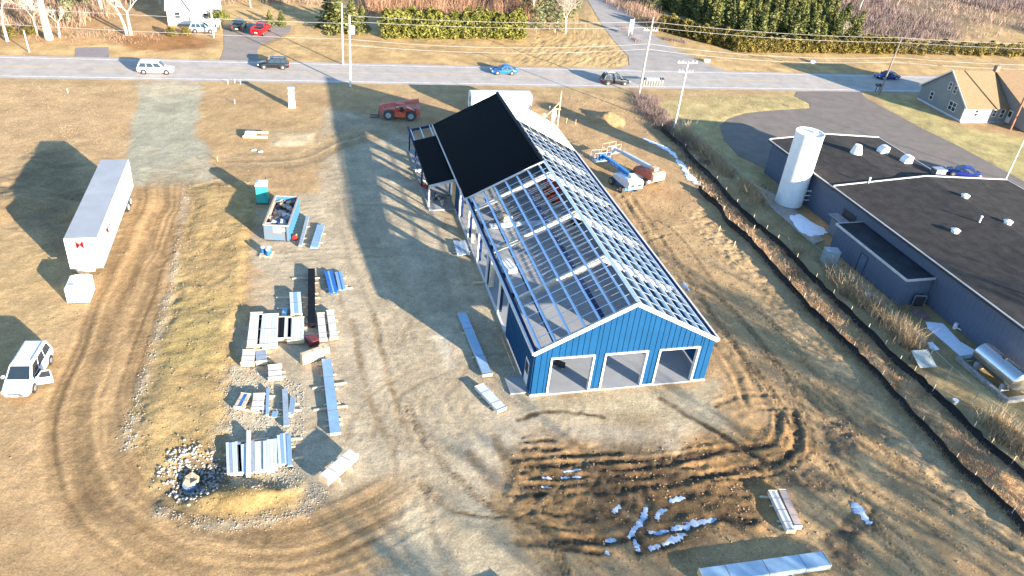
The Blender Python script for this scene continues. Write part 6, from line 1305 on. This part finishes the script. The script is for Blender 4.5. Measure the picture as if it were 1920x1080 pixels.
BT = []
for k, (h, r0) in enumerate(((19, .5), (16, .3), (21, .42))):
    a, b = bare(30+k, h, r0, 5); BT.append((a.build('trunk', bark), b.build('branches', bark)))
for k, (px, s, lb) in enumerate((((93, 74), 1.25, 'massive pale-barked bare tree near the road'), ((14, 77), .8, 'leaning pale bare tree by the short post'), ((238, 66), .6, 'slim pale bare tree, one of a close pair of stems'), ((246, 66), .55, 'slim pale bare tree, one of a close pair of stems'), ((130, 40), .8, 'bare tree in the wood behind the massive tree'), ((60, 20), .8, 'bare tree in the wood behind the massive tree'), ((190, 15), .7, 'bare tree in the wood behind the massive tree'), ((300, 8), .7, 'bare tree in the wood behind the massive tree'), ((70, 66), .4, 'thin bare sapling beside the massive tree'), ((112, 70), .35, 'thin bare sapling beside the massive tree'), ((470, 14), .5, 'small bare tree on the lawn behind the white house'), ((1560, 10), .5, 'bare tree on the brushy slope beyond the plantation'), ((1610, 20), .45, 'bare tree on the brushy slope beyond the plantation'), ((1680, 15), .5, 'bare tree on the brushy slope beyond the plantation'), ((940, 15), .5, 'bare tree rising from the brush behind the arborvitae'), ((1000, 20), .5, 'bare tree rising from the brush behind the arborvitae'), ((1575, 75), .3, 'small grey bare tree at the corner of the plantation'), ((1040, 60), .4, 'thin bare tree among the loose pines'), ((1060, 62), .4, 'thin bare tree among the loose pines'))):
    p = GZ(*px); plant(BT[(0, 1, 2)[k % 3]] if k else BT[0], 'bare_tree', lb, 'tree', p, (s, s, s), 'bare winter trees' if lb.split()[0] not in ('massive', 'leaning') else None)
# the bare trees along the site's southern edge, whose shadows stripe the yard
for k, (x, y, s) in enumerate(((58, 4, 1.0), (66, 12, 1.05), (72, -2, .9), (80, 16, 1.1), (88, 6, 1.0), (62, -14, 1.0), (95, 22, 1.05), (50, -16, .9), (104, 30, 1.0), (78, -20, 1.0), (57, 24, .85), (64, 21, .95), (52, 12, .8), (71, 29, 1.0), (78, 36, .9), (84, 30, 1.0), (46, 4, .8), (40, -8, .9), (92, 42, .9), (37, 3, .85), (60, 31, .8))):
    plant(BT[k % 3], 'bare_tree', 'bare tree at the edge of the field beyond the lower ruts', 'tree', (x, y, HZ(x, y)-.05), (s, s, s), 'bare trees at the southern field edge')
# twiggy brush and straw
def twigs(name, centres, hs, per, mat, label, wd=.035, lean=.35, rad=.5):
    n = len(centres)*per; c = np.repeat(np.array(centres), per, 0); h = np.repeat(np.array(hs), per)*RNG.uniform(.4, 1.1, n)
    base = c+np.stack([RNG.normal(0, rad, n), RNG.normal(0, rad, n), np.zeros(n)-.03], -1); a = RNG.uniform(0, 6.28, n); L_ = np.abs(RNG.normal(0, lean, n))
    tip = base+np.stack([np.cos(a)*L_*h, np.sin(a)*L_*h, h], -1); b2 = RNG.uniform(0, 6.28, n); w_ = wd*RNG.uniform(.6, 1.4, n); s = np.stack([np.cos(b2)*w_, np.sin(b2)*w_, np.zeros(n)], -1)
    mid = (base+tip)/2+np.stack([RNG.normal(0, .08, n)*h, RNG.normal(0, .08, n)*h, np.zeros(n)], -1)
    V = np.stack([base-s, base+s, mid+s*.7, mid-s*.7, tip], 1).reshape(-1, 3); k = (np.arange(n)*5)[:, None]; F_ = np.concatenate([k+[0, 1, 2], k+[0, 2, 3], k+[3, 2, 4]])
    o = npmesh(name, V, F_, mat); o['kind'] = 'stuff'; o['label'] = label; return o
def polyc(px, n):
    q_ = [(p.x, p.y) for p in GP(px)]; X = RNG.uniform(min(a for a, b in q_), max(a for a, b in q_), n*5); Y = RNG.uniform(min(b for a, b in q_), max(b for a, b in q_), n*5); k = inside(q_, X, Y)
    return [(x, y, HZ(x, y)) for x, y in list(zip(X[k], Y[k]))[:n]]
def linec(px, n, sp_):
    pts = smooth_line(px); o = []
    for _ in range(n):
        i = random.randrange(len(pts)-1); t_ = random.random(); x = pts[i][0]*(1-t_)+pts[i+1][0]*t_+random.gauss(0, sp_); y = pts[i][1]*(1-t_)+pts[i+1][1]*t_+random.gauss(0, sp_); o.append((x, y, HZ(x, y)))
    return o
straw = M('dry_straw', (.52, .37, .21), .9, 0, .2, 2); brn = M('brown_twig', (.34, .22, .15), .9, 0, .2, .3); prp = M('purple_brown_twig', (.22, .155, .135), .9, 0, .2, .2); rust = M('rust_twig', (.38, .21, .12), .9, 0, .2, .2); pink = M('pinkish_twig', (.42, .28, .2), .9, 0, .2, .5)
C1 = [c for c in linec(CLF, 700, .45) if fbm(np.array([c[0]]), np.array([c[1]]), 3.5, 2, 81)[0] > .44]; twigs('fence_brush', C1, [random.uniform(.6, 2.2) for _ in C1], 30, straw, 'pale dry brush growing through the wire fence', .02, .5, .4)
C1 = polyc(SFL+SFR[::-1], 500); twigs('ditch_weeds', C1, [random.uniform(.15, .5) for _ in C1], 14, rust, 'rust-brown weeds in the ditch between the silt fences', .018, .8, .35)
C1 = linec(SFL[5:], 800, .1)+polyc(SFL+SFR[::-1], 1100); twigs('ditch_straw', C1, [random.uniform(.12, .5) for _ in C1], 14, M('ditch_straw', (.46, .32, .19), .9, 0, .3, .8), 'matted straw and weeds in the ditch between the silt fences', .015, .9, .3)
C1 = polyc(ISL, 1500); twigs('island_grass', C1, [random.uniform(.05, .16) for _ in C1], 8, M('olive_straw', (.34, .25, .10), .9, 0, .3, .6), 'short dry grass on the rough island', .012, .8, .3)
C1 = polyc([(1190, 178), (1225, 182), (1265, 235), (1245, 250), (1200, 215)], 90)+linec([(1200, 195), (1235, 235), (1270, 260), (1330, 320)], 60, .6); twigs('ditch_brush', C1, [random.uniform(.5, 1.4) for _ in C1], 24, prp, 'reddish bare brush at the head of the ditch', .02, .5, .4)
C1 = polyc([(-40, -20), (620, -20), (610, 8), (430, 6), (310, 14), (310, -5), (200, 30), (150, 50), (60, 58), (-40, 60)], 190); twigs('far_brush', C1, [random.uniform(.8, 3.2) for _ in C1], 26, brn, 'brown winter brush under the bare wood', .04, .45, .9)
C1 = polyc([(690, -25), (1000, -25), (1000, 25), (990, 48), (720, 30), (690, 40)], 300); twigs('far_brush', C1, [random.uniform(1, 4) for _ in C1], 40, rust, 'rust-brown brush behind the arborvitae', .04, .45, 1.0)
C1 = [c for c in polyc([(1480, -30), (1960, -30), (1960, 78), (1700, 78), (1620, 78), (1560, 20)], 1500) if fbm(np.array([c[0]]), np.array([c[1]]), 14, 3, 80)[0] > .5]; twigs('far_brush', C1, [random.uniform(.5, 2.6) for _ in C1], 26, prp, 'purple-brown brush on the slope beyond the hedge', .045, .5, 1.3)
C1 = polyc([(1480, -30), (1960, -30), (1960, 70), (1700, 70), (1560, 20)], 250); twigs('far_brush', C1, [random.uniform(.6, 1.8) for _ in C1], 30, pink, 'pinkish dry grass patches on the far slope', .04, .6, 1.5)
C1 = polyc([(1130, 0), (1230, 0), (1240, 60), (1180, 30)], 70); twigs('far_brush', C1, [random.uniform(1, 3) for _ in C1], 30, brn, 'brown brush beside the side road', .035, .45, .9)
C1 = linec([(1165, 50), (1180, 68), (1195, 78)], 16, .35)+linec([(1240, 72), (1282, 80)], 14, .4); twigs('verge_brush', C1, [random.uniform(.3, .9) for _ in C1], 26, prp, 'low bare brush on the traffic island', .025, .6, .35)
C1 = polyc([(1640, 182), (1720, 200), (1800, 246), (1930, 280), (1930, 340), (1760, 256), (1660, 200)], 900)+polyc([(1225, 185), (1500, 180), (1515, 203), (1400, 214), (1350, 230), (1290, 235)], 900); twigs('lawn_grass', C1, [random.uniform(.05, .16) for _ in C1], 8, M('lawn_straw', (.42, .34, .16), .9, 0, .3, .4), 'yellow-green winter grass of the lawns', .02, .8, .5)
C1 = polyc([(0, 62), (1090, 30), (1180, 122), (700, 116), (0, 100)], 1300)+polyc([(0, 158), (240, 160), (230, 290), (0, 300)], 900); twigs('verge_grass', C1, [random.uniform(.05, .14) for _ in C1], 8, straw, 'tufts of dry straw grass on the verges', .02, .8, .6)
C1 = polyc([(60, 60), (190, 60), (300, 66), (300, 80), (190, 78), (60, 78)], 40); twigs('verge_brush', C1, [random.uniform(.3, .8) for _ in C1], 20, brn, 'pinkish low brush under the big trees', .025, .5, .7)
